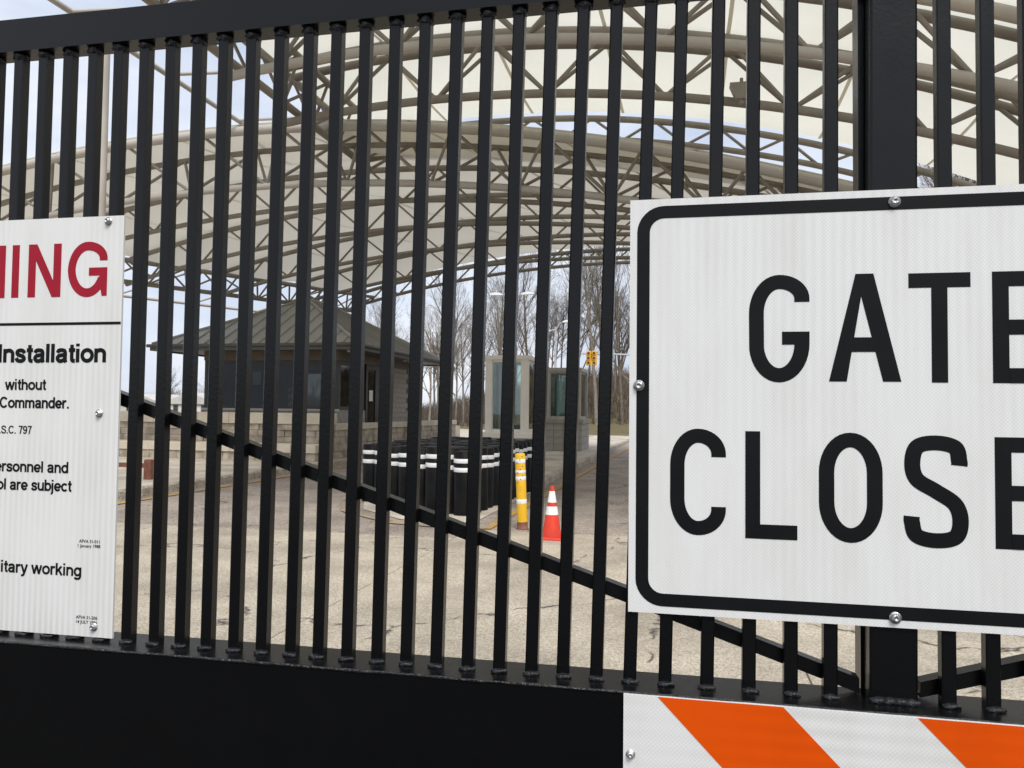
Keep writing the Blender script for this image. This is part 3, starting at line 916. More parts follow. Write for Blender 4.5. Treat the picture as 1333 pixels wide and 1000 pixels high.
# ------------------------------------------------------------------ tensile canopies
def arch_pts(x0, x1, y, ax, H, Rd, n=26, dz=0.0):
    return [(lerp(x0, x1, i / n), y, H - (lerp(x0, x1, i / n) - ax) ** 2 / (2 * Rd) + dz) for i in range(n + 1)]

def canopy(label, spec, Rd, H, depth, stations, fabric_sag, nweb, steel='steel', outrigger=None, light=(), fab_dz=.16, triw=.65, flat=.8, cloth='fabric'):
    """spec(y) -> (left x, apex x, right x); stations: list of (y, kind) arch trusses"""
    root = thing('tensile_canopy', label, 'canopy')
    # fabric: one sheet in bays, drawn down a little between the arches
    ysx = []
    for a, b in zip(stations[:-1], stations[1:]):
        nseg = 8
        for k_ in range(nseg):
            ysx.append((lerp(a[0], b[0], k_ / nseg), math.sin(math.pi * k_ / nseg)))
    ysx.append((stations[-1][0], 0.0))
    nX = 40
    vv, ff = [], []
    for y, sg_ in ysx:
        l_, ax, r_ = spec(y)
        for i in range(nX + 1):
            x = lerp(l_, r_, i / nX)
            vv.append((x, y, H - (x - ax) ** 2 / (2 * Rd) + fab_dz - fabric_sag * sg_))
    for j in range(len(ysx) - 1):
        for i in range(nX):
            a = j * (nX + 1) + i
            ff.append((a, a + 1, a + nX + 2, a + nX + 1))
    f_ = MB()
    f_.add(vv, ff, True)
    fo = f_.build('fabric_roof', cloth, root)
    # welded seams of the cloth, running with the arches' axis
    for q in range(1, 8):
        t = q / 8
        pts = []
        for y, sg_ in ysx:
            l_, ax, r_ = spec(y)
            x = lerp(l_, r_, t)
            pts.append((x, y, H - (x - ax) ** 2 / (2 * Rd) + fab_dz - fabric_sag * sg_ - .012))
        sm_ = MB()
        vv = []
        for p_ in pts:
            vv += [(p_[0] - .035, p_[1], p_[2]), (p_[0] + .035, p_[1], p_[2])]
        sm_.add(vv, [(2 * i, 2 * i + 1, 2 * i + 3, 2 * i + 2) for i in range(len(pts) - 1)])
        sm_.build('seam', 'fabric_edge', fo)
    for (y, kind) in stations:
        l_, ax, r_ = spec(y)
        st = 'steel_light' if y in light else steel  # lit arches take the paler steel, light painted into their colour
        if kind == 'tri':
            # three-chord truss: two upper chords, one lower, zigzag webs on both flanks
            w2 = triw
            l2, ax2, r2 = spec(y + 2 * w2)
            lm, axm, rm = spec(y + w2)
            d0 = depth * 1.05
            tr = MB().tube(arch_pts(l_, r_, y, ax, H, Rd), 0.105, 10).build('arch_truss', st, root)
            MB().tube(arch_pts(l2, r2, y + 2 * w2, ax2, H, Rd), 0.085, 8).build('upper_chord', steel, tr)
            MB().tube(arch_pts(lm, rm, y + w2, axm, H, Rd * 1.12, dz=-d0), 0.085, 8).build('lower_chord', st, tr)
            zt = lambda x, a_: H - (x - a_) ** 2 / (2 * Rd)
            zl = lambda x, a_: H - (x - a_) ** 2 / (2 * Rd * 1.12) - d0
            for i in range(nweb):
                t0, t1, tm = i / nweb, (i + 1) / nweb, (i + .5) / nweb
                xm = lerp(lm, rm, tm)
                pm = (xm, y + w2, zl(xm, axm))
                for (la, ra, aa, yy) in ((l_, r_, ax, y), (l2, r2, ax2, y + 2 * w2)):
                    for tt in (t0, t1):
                        xx = lerp(la, ra, tt)
                        MB().tube([pm, (xx, yy, zt(xx, aa))], 0.038, 6, caps=False).build('web_brace', steel, tr)
        else:
            tr = MB().tube(arch_pts(l_, r_, y, ax, H, Rd), 0.08, 8).build('arch_truss', st, root)
            dd = depth * (flat if y < stations[-1][0] else .5)
            MB().tube(arch_pts(l_, r_, y, ax, H, Rd * 1.03, dz=-dd), 0.07, 8).build('lower_chord', steel, tr)
            zt = lambda x: H - (x - ax) ** 2 / (2 * Rd)
            zl = lambda x: H - (x - ax) ** 2 / (2 * Rd * 1.03) - dd
            nn = int(nweb * (1.1 if y < stations[-1][0] else 1.6))
            for i in range(nn):
                xa, xb = lerp(l_, r_, i / nn), lerp(l_, r_, (i + 1) / nn)
                xm = (xa + xb) / 2
                MB().tube([(xa, y, zt(xa)), (xm, y, zl(xm))], 0.034, 6, caps=False).build('web_brace', steel, tr)
                MB().tube([(xm, y, zl(xm)), (xb, y, zt(xb))], 0.034, 6, caps=False).build('web_brace', steel, tr)
    # eave trusses along both edges
    ya, yb_ = stations[0][0], stations[-1][0]
    for side in (0, 2):
        npan = max(4, int((yb_ - ya) / 1.15))
        def P(t, dz, dx=0.0):
            y = lerp(ya, yb_, t)
            s3 = spec(y)
            x = s3[side]
            return (x + dx, y, H - (x - s3[1]) ** 2 / (2 * Rd) + dz)
        sgn = 1 if side == 0 else -1
        ev = MB().tube([P(i / 12, .02) for i in range(13)], 0.085, 8).build('eave_truss', steel, root)
        MB().tube([P(i / 12, -.72, sgn * .15) for i in range(13)], 0.08, 8).build('lower_chord', steel, ev)
        MB().tube([P(i / 12, -.12, sgn * .8) for i in range(13)], 0.065, 8).build('inner_chord', steel, ev)
        for i in range(npan):
            t0, tm, t1 = i / npan, (i + .5) / npan, (i + 1) / npan
            for q0, q1 in ((P(t0, .02), P(tm, -.72, sgn * .15)), (P(tm, -.72, sgn * .15), P(t1, .02)),
                           (P(t0, -.12, sgn * .8), P(tm, -.72, sgn * .15)), (P(tm, -.72, sgn * .15), P(t1, -.12, sgn * .8))):
                MB().tube([q0, q1], 0.034, 6, caps=False).build('web_brace', steel, ev)
        if outrigger and side == 0:
            off, dz = outrigger
            orr = MB().tube([P(t, dz, -off) for t in (0.0, .5, 1.0)], 0.055, 8).build('outrigger_tube', 'steel_light', root)
            no_ = max(3, int((yb_ - ya) / 2.1))
            for i in range(no_ + 1):
                t = i / no_
                MB().tube([P(t, dz, -off), P(min(1, t + .06), -.05)], 0.036, 6).build('outrigger_strut', 'steel_light', orr)
    return root, spec

near_spec = lambda y: (-8.0, -4.4, 9.4)
near, _ = canopy('cream tensile fabric canopy on arched trusses, nearest, filling the upper right', near_spec, 24.5, 8.72, 1.0,
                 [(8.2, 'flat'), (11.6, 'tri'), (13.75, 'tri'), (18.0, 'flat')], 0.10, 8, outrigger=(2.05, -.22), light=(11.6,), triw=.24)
far_spec = lambda y: (lerp(-21.2, -13.6, (y - 15.6) / 14.4), lerp(-9.9, -2.4, (y - 15.6) / 14.4), lerp(3.2, 10.5, (y - 15.6) / 14.4))
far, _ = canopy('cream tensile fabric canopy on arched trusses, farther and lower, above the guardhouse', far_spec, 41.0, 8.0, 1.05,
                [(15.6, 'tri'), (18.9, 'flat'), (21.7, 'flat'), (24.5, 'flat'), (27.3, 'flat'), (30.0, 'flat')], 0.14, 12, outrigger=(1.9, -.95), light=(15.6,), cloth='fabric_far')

# columns under the canopies
def column(label, x, y, ztop, z0=0.15, r_=.085, mat='steel_light'):
    c = thing('canopy_column', label, 'column', (x, y, z0), group='canopy columns')
    MB().lathe([(r_, 0.02), (r_, ztop - z0)], 16).build('shaft', mat, c)
    MB().box(-.2, .2, -.2, .2, 0, .025).build('base_plate', mat, c)
    MB().lathe([(r_ * 1.5, ztop - z0 - .12), (r_ * 1.5, ztop - z0)], 16).build('cap', mat, c)
zn = 8.72 - 3.6 ** 2 / 49 - .22
column('slim pale canopy column rising behind the warning sign', -10.06, 11.45, zn + .03)
column('pale canopy column at the near canopy front left corner', -10.06, 8.4, zn + .03)
zf = 8.0 - 11.25 ** 2 / 82 - .72
column('canopy column at the far canopy rear left corner behind the guardhouse', -13.45, 29.9, zf - .02, r_=.1)
column('canopy column at the far canopy front left corner', -21.0, 15.7, zf - .02, r_=.1)
zr = 8.0 - 13.0 ** 2 / 82 - .72
column('canopy column at the far canopy front right corner behind the gate sign', 3.05, 15.7, zr - .02, z0=-.012, r_=.1)
column('canopy column at the far canopy rear right corner behind the gate sign', 10.3, 29.9, zr - .02, z0=-.012, r_=.1)
zq = 8.72 - 13.8 ** 2 / 49 - .72
column('canopy column under the near canopy right edge, front', 9.2, 9.0, zq - .02, z0=-.012, r_=.1)
column('canopy column under the near canopy right edge, rear', 9.2, 17.8, zq - .02, z0=-.012, r_=.1)

# floodlight clamped under an arch of the near canopy
fl = thing('floodlight', 'small beige floodlight hanging from an arch of the near canopy', 'floodlight', (0.92, 13.72, 7.26))
m = MB()
m.add([(-.20, -.10, .12), (.16, -.10, .12), (.16, .14, .12), (-.20, .14, .12), (-.09, -.08, -.16), (.08, -.08, -.16), (.08, .10, -.16), (-.09, .10, -.16)],
      [(0, 1, 2, 3), (7, 6, 5, 4), (0, 4, 5, 1), (1, 5, 6, 2), (2, 6, 7, 3), (3, 7, 4, 0)])
m.build('housing', 'steel', fl)
MB().tube([(0, 0, -.15), (0, 0, -.24)], .05, 10).build('sensor', 'steel', fl)
MB().tube([(.19, 0, .10), (.17, 0, -.08), (.06, 0, -.12)], .018, 6).build('bracket', 'gutter', fl)
MB().tube([(0, 0, .12), (0, 0, .22)], .03, 8).build('stem', 'steel', fl)

# ------------------------------------------------------------------ terrace walls
def course(parent, x0, x1, y, z0, z1, length, mat, depth=.3, rough=.02, name='stone', axis='x'):
    x = x0
    while x < x1 - .02:
        L_ = length * random.uniform(.72, 1.3)
        xe = min(x + L_, x1)
        if x1 - xe < length * .35:
            xe = x1
        p = random.uniform(-rough, rough)
        b = MB()
        g = .006
        if axis == 'x':
            b.bev(x + g, xe - g, y + p, y + depth, z0 + g * .6, z1 - g * .6, .012)
        else:
            b.bev(y - depth, y - p, x + g, xe - g, z0 + g * .6, z1 - g * .6, .012)
        if rough > .012:
            b.v = [(v_[0] + random.uniform(-.008, .008), v_[1] + random.uniform(-.012, .012), v_[2]) for v_ in b.v]
        b.build(name, mat, parent)
        x = xe
    return

lw = thing('low_stone_wall', 'low beige stone wall with smooth cap, nearest the kerb', 'wall', (0, 0, 0))
MB().box(-21.9, -10.35, 20.14, 21.2, .145, .56).build('core', 'mortar', lw)
course(lw, -22, -10.25, 20.05, .146, .38, .55, 'stone')
course(lw, -22, -10.22, 20.0, .38, .62, 1.25, 'stone_cap', depth=1.05, rough=.006, name='cap_stone')
uw = thing('guardhouse_wall', 'beige stone wall with thick cap in front of the guardhouse', 'wall', (0, 0, 0))
MB().box(-21.9, -10.55, 21.14, 21.42, .146, 1.2).build('core', 'mortar', uw)
course(uw, -22, -10.35, 21.03, .621, .80, .62, 'stone', rough=.035)
course(uw, -22, -10.35, 21.06, .80, .99, .50, 'stone', rough=.035)
course(uw, -22, -10.35, 21.06, .99, 1.18, .66, 'stone', rough=.035)
course(uw, -22, -10.28, 20.98, 1.18, 1.515, 1.5, 'stone_cap', depth=.5, rough=.006, name='cap_stone')
MB().box(-10.7, -10.42, 21.6, 33.8, .146, 1.0).build('core', 'mortar', uw)
for q, (a, b) in enumerate(((.146, .36), (.36, .58), (.58, .8), (.8, 1.0))):
    course(uw, 21.5, 34, -10.36, a, b, .6, 'stone', rough=.02, axis='y')
course(uw, 21.5, 34.05, -10.32, 1.0, 1.2, 1.4, 'stone_cap', depth=.42, rough=.005, name='cap_stone', axis='y')
tr = MB().box(-30, -10.75, 21.6, 36, .146, .9)
tag(tr.build('terrace', 'pad'), kind='structure')

# ------------------------------------------------------------------ guardhouse
gh = thing('guardhouse', 'guardhouse with hipped grey metal roof and dark windows behind stone walls', 'building', (0, 0, .9))
GX0, GX1, GY0, GY1 = -16.3, -11.27, 23.6, 30.2
z = lambda v: v - .9
SILL, HEAD, EAVE = 1.66, 3.22, 3.74
b = MB()
b.box(GX0, GX1, GY0, GY0 + .2, z(.9), z(SILL - .05))
b.box(GX0, GX0 + .2, GY0 + .2, GY1 - .2, z(.9), z(SILL - .05))
b.box(GX1 - .2, GX1, GY0 + .2, GY0 + 2.2, z(.9), z(SILL - .05))
b.box(GX0, GX1, GY1 - .2, GY1, z(.9), z(SILL - .05))
b.build('wall', 'block', gh)
b = MB()
b.box(GX0 - .02, GX1 + .02, GY0 - .02, GY1 + .02, z(HEAD + .06), z(EAVE - .14))
b.build('frieze', 'soffit', gh)
b = MB()
b.box(GX0 + .25, GX1 - .25, GY0 + .25, GY1 - .25, z(.9), z(.94))
b.build('floor', 'interior', gh)
# windows: frame, sill, mullions and panes, each pane its own
def window(x0, x1, y, npane, axis, back=False):
    f = MB()
    t = .06
    def bx(a0, a1, d0, d1, c0, c1):
        if axis == 'x':
            f.box(a0, a1, d0, d1, c0, c1)
        else:
            f.box(d0, d1, a0, a1, c0, c1)
    lo, hi = z(SILL), z(HEAD)
    bx(x0, x1, y, y + .12, hi - .08, hi + .058)
    bx(x0, x1, y, y + .12, lo - .05, lo + .07)
    wd = (x1 - x0) / npane
    for i in range(npane + 1):
        c = x0 + wd * i
        a0 = c - t / 2 if 0 < i < npane else (c if i == 0 else c - t)
        bx(a0, a0 + t, y + .002, y + .118, lo + .07, hi - .08)
    fo = f.build('window', 'bronze', gh)
    for i in range(npane):
        g = MB()
        a0, a1 = x0 + wd * i + t / 2, x0 + wd * (i + 1) - t / 2
        if axis == 'x':
            g.box(a0, a1, y + .05, y + .058, lo + .068, hi - .079)
        else:
            g.box(y + .05, y + .058, a0, a1, lo + .068, hi - .079)
        g.build('pane', 'glass_dark', fo)
    return fo
window(GX0 + .13, GX1 - .13, GY0 + .03, 4, 'x')
window(GX0 + .13, GX1 - .23, GY1 - .15, 4, 'x')
window(GY0 + .16, GY0 + 2.15, GX1 - .15, 2, 'y')
window(GY0 + .16, GY1 - .22, GX0 + .03, 5, 'y')
for x0 in (GX0, GX1 - .125):
    MB().box(x0, x0 + .125, GY1 - .127, GY1 - .002, z(SILL - .049), z(HEAD + .058)).build('corner_post', 'bronze', gh)
    MB().box(x0, x0 + .125, GY0 + .002, GY0 + .125, z(SILL - .049), z(HEAD + .058)).build('corner_post', 'bronze', gh)
# sill ledge under the front windows
MB().box(GX0 - .06, GX1 + .06, GY0 - .07, GY0 - .001, z(SILL - .10), z(SILL - .02)).build('sill', 'grey_frame', gh)
# door on the lane side
dr = MB()
d0, d1 = GY0 + 2.35, GY0 + 4.1
dr.box(GX1 - .16, GX1 - .04, d0, d0 + .09, z(.94), z(HEAD + .058))
dr.box(GX1 - .16, GX1 - .04, d1 - .09, d1, z(.94), z(HEAD + .058))
dr.box(GX1 - .16, GX1 - .04, d0 + .09, d1 - .09, z(HEAD - .12), z(HEAD + .058))
dr.box(GX1 - .14, GX1 - .08, d0 + .09, d0 + .24, z(.94), z(HEAD - .12))
dr.box(GX1 - .14, GX1 - .08, d0 + .95, d1 - .09, z(.94), z(HEAD - .12))
do = dr.build('door', 'bronze', gh)
MB().box(GX1 - .115, GX1 - .105, d0 + .24, d0 + .95, z(.96), z(HEAD - .12)).build('pane', 'glass_dark', do)
MB().box(GX1 - .1, GX1 - .098, d0 + .42, d0 + .75, z(1.95), z(2.35)).build('notice', 'paper', do)
# block wall on the lane side, laid block by block
bwall = MB().box(GX1 - .2, GX1 - .02, d1 + .002, GY1 - .13, z(.9), z(HEAD + .055)).build('side_wall', 'mortar', gh)
row, zz = 0, .92
blk = MB().bev(-.014, .014, -.195, .195, -.095, .095, .006).mesh('block', 'block_warm')
while zz < HEAD - .05:
    yy = d1 + .06 + (.2 if row % 2 else 0)
    while yy < GY1 - .32:
        put('block', blk, bwall, (GX1 - .012, yy + .14, z(zz + .1)))
        yy += .4
    zz += .2
    row += 1
# roof: four slopes with standing seams, fascia and gutter
EX0, EX1, EY0, EY1 = -17.5, -10.1, 22.4, 31.3
RZ = 5.72
xm = (EX0 + EX1) / 2
A, B = (xm, 26.1, z(RZ)), (xm, 28.2, z(RZ))
c0, c1, c2, c3 = (EX0, EY0, z(EAVE)), (EX1, EY0, z(EAVE)), (EX1, EY1, z(EAVE)), (EX0, EY1, z(EAVE))
rf = MB()
rf.add([c0, c1, c2, c3, A, B], [(0, 1, 4), (1, 2, 5, 4), (2, 3, 5), (3, 0, 4, 5), (3, 2, 1, 0)])
roof = rf.build('roof', 'roof', gh)
def seam(p0, p1):
    p0, p1 = Vector(p0), Vector(p1)
    MB().tube([p0 + Vector((0, 0, .02)), p1 + Vector((0, 0, .02))], .028, 4, smooth=False).build('seam', 'roof', roof)
n = 15
for i in range(1, n):
    x = lerp(EX0, EX1, i / n)
    t = min((x - EX0) / (xm - EX0), (EX1 - x) / (EX1 - xm))
    seam((x, EY0, z(EAVE)), (x, lerp(EY0, 26.1, t), z(lerp(EAVE, RZ, t))))
n = 18
for i in range(1, n):
    y = lerp(EY0, EY1, i / n)
    t = min(1, (y - EY0) / (26.1 - EY0), (EY1 - y) / (EY1 - 28.2))
    for ex in (EX0, EX1):
        seam((ex, y, z(EAVE)), (lerp(ex, xm, t), y, z(lerp(EAVE, RZ, t))))
for p, q in ((c0, A), (c1, A), (c2, B), (c3, B), (A, B)):
    MB().tube([Vector(p) + Vector((0, 0, .02)), Vector(q) + Vector((0, 0, .02))], .055, 6, smooth=False).build('ridge_cap', 'roof', roof)
b = MB()
b.box(EX0 - .04, EX1 + .04, EY0 - .04, EY0 + .06, z(EAVE - .21), z(EAVE - .005))
b.box(EX0 - .04, EX1 + .04, EY1 - .06, EY1 + .04, z(EAVE - .21), z(EAVE - .005))
b.box(EX0 - .04, EX0 + .06, EY0 + .06, EY1 - .06, z(EAVE - .21), z(EAVE - .005))
b.box(EX1 - .06, EX1 + .04, EY0 + .06, EY1 - .06, z(EAVE - .21), z(EAVE - .005))
b.build('fascia', 'gutter', roof)
g = MB()
for (a, c) in (((EX0 - .1, EY0 - .1, z(EAVE - .05)), (EX1 + .1, EY0 - .1, z(EAVE - .05))), ((EX1 + .1, EY0 - .1, z(EAVE - .05)), (EX1 + .1, EY1 + .1, z(EAVE - .05)))):
    g.tube([a, c], .062, 6)
g.build('gutter', 'gutter', roof)
b = MB()
b.box(EX0 + .06, EX1 - .06, EY0 + .06, EY1 - .06, z(EAVE - .16), z(EAVE - .135))
b.build('soffit', 'gutter', roof)
for x, y in ((GX1 + .5, GY0 - .3), (GX1 + .55, GY0 + 2.4), (GX1 + .55, GY0 + 4.6)):
    MB().lathe([(.07, -.02), (.07, 0.03)], 12, (x, y, z(EAVE - .20))).build('downlight', 'lamp_white', roof)

# things inside and stand-ins for reflections, seen at the front windows
cab = thing('cabinet', 'dark cabinet inside the guardhouse left of the added striped reflection panels', 'cabinet', (-15.4, 26.2, .94))
MB().box(-.5, .5, -.3, .3, 0, 1.5).build('body', 'interior_dark', cab)
MB().box(-.47, .47, -.33, -.3, .06, 1.44).build('door', 'interior_dark', cab)
cab = thing('cabinet', 'dark cabinet inside the guardhouse right of the added striped reflection panels', 'cabinet', (-12.35, 26.0, .94))
MB().box(-.55, .55, -.3, .3, 0, 1.5).build('body', 'interior_dark', cab)
MB().box(-.52, .52, -.33, -.3, .06, 1.44).build('door', 'interior_dark', cab)
def chevron_reflection_panel(label, x, wd):  # added striped panel standing in for a reflection in the glass
    t = thing('reflection_panel', label, 'panel', (x, 24.6, .94))
    MB().box(-wd / 2, wd / 2, -.02, .02, .6, 1.42).build('panel', 'paper', t)
    MB().box(-.03, .03, -.015, .015, 0, .6).build('stand', 'bronze', t)
    MB().box(-.2, .2, -.15, .15, 0, .02).build('foot', 'bronze', t)
    zc = .62
    while zc < 1.3:
        p = MB()
        p.prism([(-wd / 2, zc), (wd / 2, zc + .12), (wd / 2, zc + .24 if zc + .24 < 1.42 else 1.42), (-wd / 2, zc + .12)], -.024, -.0201)
        p.build('stripe', 'panel_red', t)
        zc += .27
chevron_reflection_panel('added red and white striped panel for a reflection in the guardhouse glass, below a notice', -14.35, .30)
chevron_reflection_panel('smaller added red and white striped panel for a reflection in the guardhouse glass, to the right', -13.55, .22)
nt = MB().box(-14.5, -14.2, 23.70, 23.703, 2.45, 2.9).build('notice', 'paper')
tag(nt, 'white paper notice on the inside of the guardhouse front window', 'notice')

# ------------------------------------------------------------------ booths on the island
def frame4(a0, a1, d0, d1, lo, hi, axis):
    # a window frame as one closed ring
    t, b_, h_ = .025, .1, .07
    o = [(a0, lo), (a1, lo), (a1, hi), (a0, hi)]
    i_ = [(a0 + t, lo + b_), (a1 - t, lo + b_), (a1 - t, hi - h_), (a0 + t, hi - h_)]
    vv = [(p_[0], d, p_[1]) for d in (d0, d1) for p_ in o + i_]
    if axis == 'y':
        vv = [(v_[1], v_[0], v_[2]) for v_ in vv]
    ff = []
    for k_ in range(4):
        j = (k_ + 1) % 4
        ff += [(k_, j, j + 4, k_ + 4), (k_ + 8, k_ + 12, j + 12, j + 8), (k_, k_ + 8, j + 8, j), (k_ + 4, j + 4, j + 12, k_ + 12)]
    return MB().add(vv, ff)

def booth(label, x0, x1, y0, y1, zb_, zcap, ztop, frame, fm, capm):
    t = thing('booth', label, 'booth', (0, 0, zb_))
    cx0, cx1 = x0 + .06, x1 - .06
    base = MB().box(x0 + .03, x1 - .03, y0 + .03, y1 - .03, 0, zcap - .17 - zb_).build('base', 'mortar', t)
    nb = max(3, round((x1 - x0) / .34))
    wv = (x1 - x0) / nb
    hb = (zcap - .17 - zb_) / 4
    meX = MB().bev(-wv / 2 + .006, wv / 2 - .006, -.03, .03, -hb / 2 + .006, hb / 2 - .006, .006).mesh('block', 'block')
    ny_ = max(3, round((y1 - y0) / .34))
    wy = (y1 - y0 - .06) / ny_
    meY = MB().bev(-.03, .03, -wy / 2 + .006, wy / 2 - .006, -hb / 2 + .006, hb / 2 - .006, .006).mesh('block', 'block')
    for r_ in range(4):
        for i in range(nb):
            put('block', meX, base, (x0 + wv * (i + .5), y0 + .03, hb * (r_ + .5)))
        for i in range(ny_):
            for xx in (x0 + .03, x1 - .03):
                put('block', meY, base, (xx, y0 + .06 + wy * (i + .5), hb * (r_ + .5)))
    MB().bev(x0 - .06, x1 + .06, y0 - .06, y1 + .06, zcap - .168 - zb_, zcap - zb_, .025).build('cap', capm, t)
    pw = frame
    for px, py in ((cx0, y0 + .06), (cx1 - pw, y0 + .06), (cx0, y1 - .06 - pw), (cx1 - pw, y1 - .06 - pw)):
        MB().box(px, px + pw, py, py + pw, zcap - zb_ + .001, ztop - .13 - zb_).build('post', fm, t)
    MB().box(cx0 - .03, cx1 + .03, y0 + .03, y1 - .03, ztop - .129 - zb_, ztop - zb_).build('roof', fm, t)
    lo, hi = zcap + .001 - zb_, ztop - .131 - zb_
    for (a, b_, c_, d_) in ((cx0 + pw, cx1 - pw, y0 + .10, y0 + .15), (cx0 + pw, cx1 - pw, y1 - .15, y1 - .10)):
        wo = frame4(a + .001, b_ - .001, c_, d_, lo, hi, 'x').build('window', fm, t)
        MB().box(a + .002, b_ - .002, c_ + .02, c_ + .028, lo + .1, hi - .07).build('pane', 'glass_green', wo)
    for xx in (cx0 + .05, cx1 - .10):
        wo = frame4(y0 + .06 + pw + .001, y1 - .06 - pw - .001, xx, xx + .05, lo, hi, 'y').build('window', fm, t)
        MB().box(xx + .02, xx + .028, y0 + .06 + pw + .002, y1 - .06 - pw - .002, lo + .1, hi - .07).build('pane', 'glass_green', wo)
    dk = MB().box(cx0 + .35, cx1 - .35, (y0 + y1) / 2, (y0 + y1) / 2 + .35, zcap - zb_, zcap - zb_ + .22)
    dk.build('console', 'interior_dark', t)
booth('cream framed glass booth behind the black bollards', -6.15, -4.68, 23.0, 24.9, .0, .98, 3.36, .21, 'cream', 'cream')
booth('grey framed glass booth on a block base, farther along the island', -5.30, -3.86, 29.0, 31.2, .15, 1.36, 3.32, .13, 'grey_frame', 'block_warm')

# ------------------------------------------------------------------ bollards and cone
proto = thing('bollard', 'black bollard with two white bands in the tightly packed cluster on the island nose', 'bollard', (0, 0, 0), group='packed bollards on the island nose')
BR, BH = .166, 1.03
MB().lathe([(BR * 1.0, 0), (BR, BH - .02), (BR - .02, BH), (BR * .5, BH - .002), (.01, BH - .004)], 16).build('body', 'bollard', proto)
for zz in (BH - .185, BH - .335):
    MB().lathe([(BR + .001, zz), (BR + .003, zz + .003), (BR + .003, zz + .067), (BR + .001, zz + .07)], 16).build('band', 'band', proto)
fx, fy = Vector((-3.42, 11.75)), Vector((-2.12 / 7, 1.28 / 7))
sy2 = Vector((.015, .338))
first = True
for j in range(14):
    for i in range(8):
        o = proto if first else copy_tree(proto)
        first = False
        p = fx + fy * i + sy2 * j
        o.location = (p.x + random.uniform(-.012, .012), p.y + random.uniform(-.015, .015), 0.0)
        o.rotation_euler = (random.uniform(-.016, .016), random.uniform(-.016, .016), random.uniform(0, 6.28))
        s = random.uniform(.97, 1.015)
        o.scale = (.995, .995, s)
        for ch in o.children:
            if ch.name.startswith('band'):
                ch.location.z = random.uniform(-.012, .012)
for k_, (x, y, lab) in enumerate(((-10.12, 22.7, 'nearer slim black bollard with a white stripe beside the guardhouse wall'),
                                  (-10.12, 27.6, 'farther slim black bollard with a white stripe beside the guardhouse wall'))):
    t = thing('slim_bollard', lab, 'bollard', (x, y, .145), group='slim bollards by the guardhouse')
    MB().lathe([(.11, 0), (.11, .95), (.07, 1.02), (.02, 1.05)], 14).build('post', 'bollard', t)
    MB().lathe([(.112, .68), (.114, .69), (.114, .83), (.112, .84)], 14).build('band', 'band', t)

yp = thing('yellow_marker_post', 'leaning yellow plastic marker post with white bands and rusty foot', 'marker post', (-2.24, 10.63, -.012))
yp.rotation_euler = (0, R(-2.6), 0)
MB().lathe([(.085, 0.0), (.085, .02), (.078, .025), (.078, .105)], 14).build('foot', 'rust', yp)
MB().lathe([(.072, .10), (.072, 1.04), (.066, 1.06), (.05, 1.065)], 18).build('tube', 'yellow_post', yp)
for zz, hb in ((.36, .06), (.69, .05), (.79, .035), (.93, .05)):
    MB().lathe([(.0725, zz), (.074, zz + .003), (.074, zz + hb), (.0725, zz + hb + .003)], 18).build('band', 'band', yp)
for q in range(9):
    a = -math.pi / 2 + random.uniform(-.5, .5)
    zz = .82 + q * .026
    MB().lathe([(.008, 0), (.006, .003)], 8).build('hole', 'black_rubber', yp)
    h = yp.children[-1] if False else None
holes = [o for o in yp.children if o.name.startswith('hole')]
for q, o in enumerate(holes):
    a = -math.pi / 2 + (-.45, .15, .6)[q % 3]
    zz = .66 + q * .045
    o.location = (.0735 * math.cos(a), .0735 * math.sin(a), zz)
    o.rotation_euler = (R(90), 0, a + math.pi / 2)

cn = thing('traffic_cone', 'red orange traffic cone with white collars on the concrete', 'cone', (-1.69, 9.85, .0068))
cn.scale = (.95, .95, .92)
m = MB().bev(-.165, .165, -.165, .165, 0, .035, .02)
m.build('base', 'cone_red', cn)
rr = lambda zc: lerp(.135, .028, (zc - .036) / (.72 - .036))
for nm, a, b_, mt in (('skirt', .036, .34, 'cone_red'), ('collar', .34, .455, 'band'), ('ring', .455, .51, 'cone_red'), ('collar', .51, .665, 'band'), ('tip', .665, .72, 'cone_red')):
    e = .0015 if nm == 'collar' else 0
    MB().lathe([(rr(a) + e, a), (rr(b_) + e, b_)], 22).build(nm, mt, cn)
MB().lathe([(.030, .72), (.022, .735), (.02, .73)], 16).build('lip', 'cone_red', cn)

rp = thing('rusty_post', 'short square rusty steel post with side arm on the left pavement', 'post', (-10.87, 13.95, .146))
MB().bev(-.085, .085, -.085, .085, 0, .41, .012).build('post', 'rust', rp)
MB().box(-1.4, -.086, -.035, .035, .24, .33).build('arm', 'rust', rp)
MB().box(-1.49, -1.4, -.085, .085, 0, .41).build('end_post', 'rust', rp)

# ------------------------------------------------------------------ street lamps and signal
def lamp(label, x, y, h, arms, g=None):
    t = thing('street_lamp', label, 'street lamp', (x, y, hill_z(x, y) - .03))
    MB().lathe([(.11, 0), (.07, h)], 10).build('pole', 'galv', t)
    for s_, ln, up in arms:
        MB().tube([(0, 0, h - .3), (s_ * ln * .5, 0, h + up * .7), (s_ * ln, 0, h + up)], .045, 6).build('arm', 'galv', t)
        hd = MB()
        prof = [(0, .02), (.25, .12), (.6, .17), (.95, .12), (1.05, .03), (.95, -.02), (.1, -.05)]
        hd.prism([(s_ * (ln - .1 + a), h + up + c) for a, c in prof], -.16, .16)
        hd.build('lamp_head', 'lamp_white', t)
lamp('twin headed white street lamp in front of the bare trees', -12.55, 55, 10.2, ((-1, .75, .05), (1, .75, .05)))
lamp('single arm street lamp right of the twin headed lamp', -9.45, 56, 7.9, ((1, .6, .35), (-1, .4, -.3)))
ts = thing('traffic_signal', 'yellow traffic signal hanging from a mast arm before the woods', 'traffic signal', (-3.1, 55.2, 0))
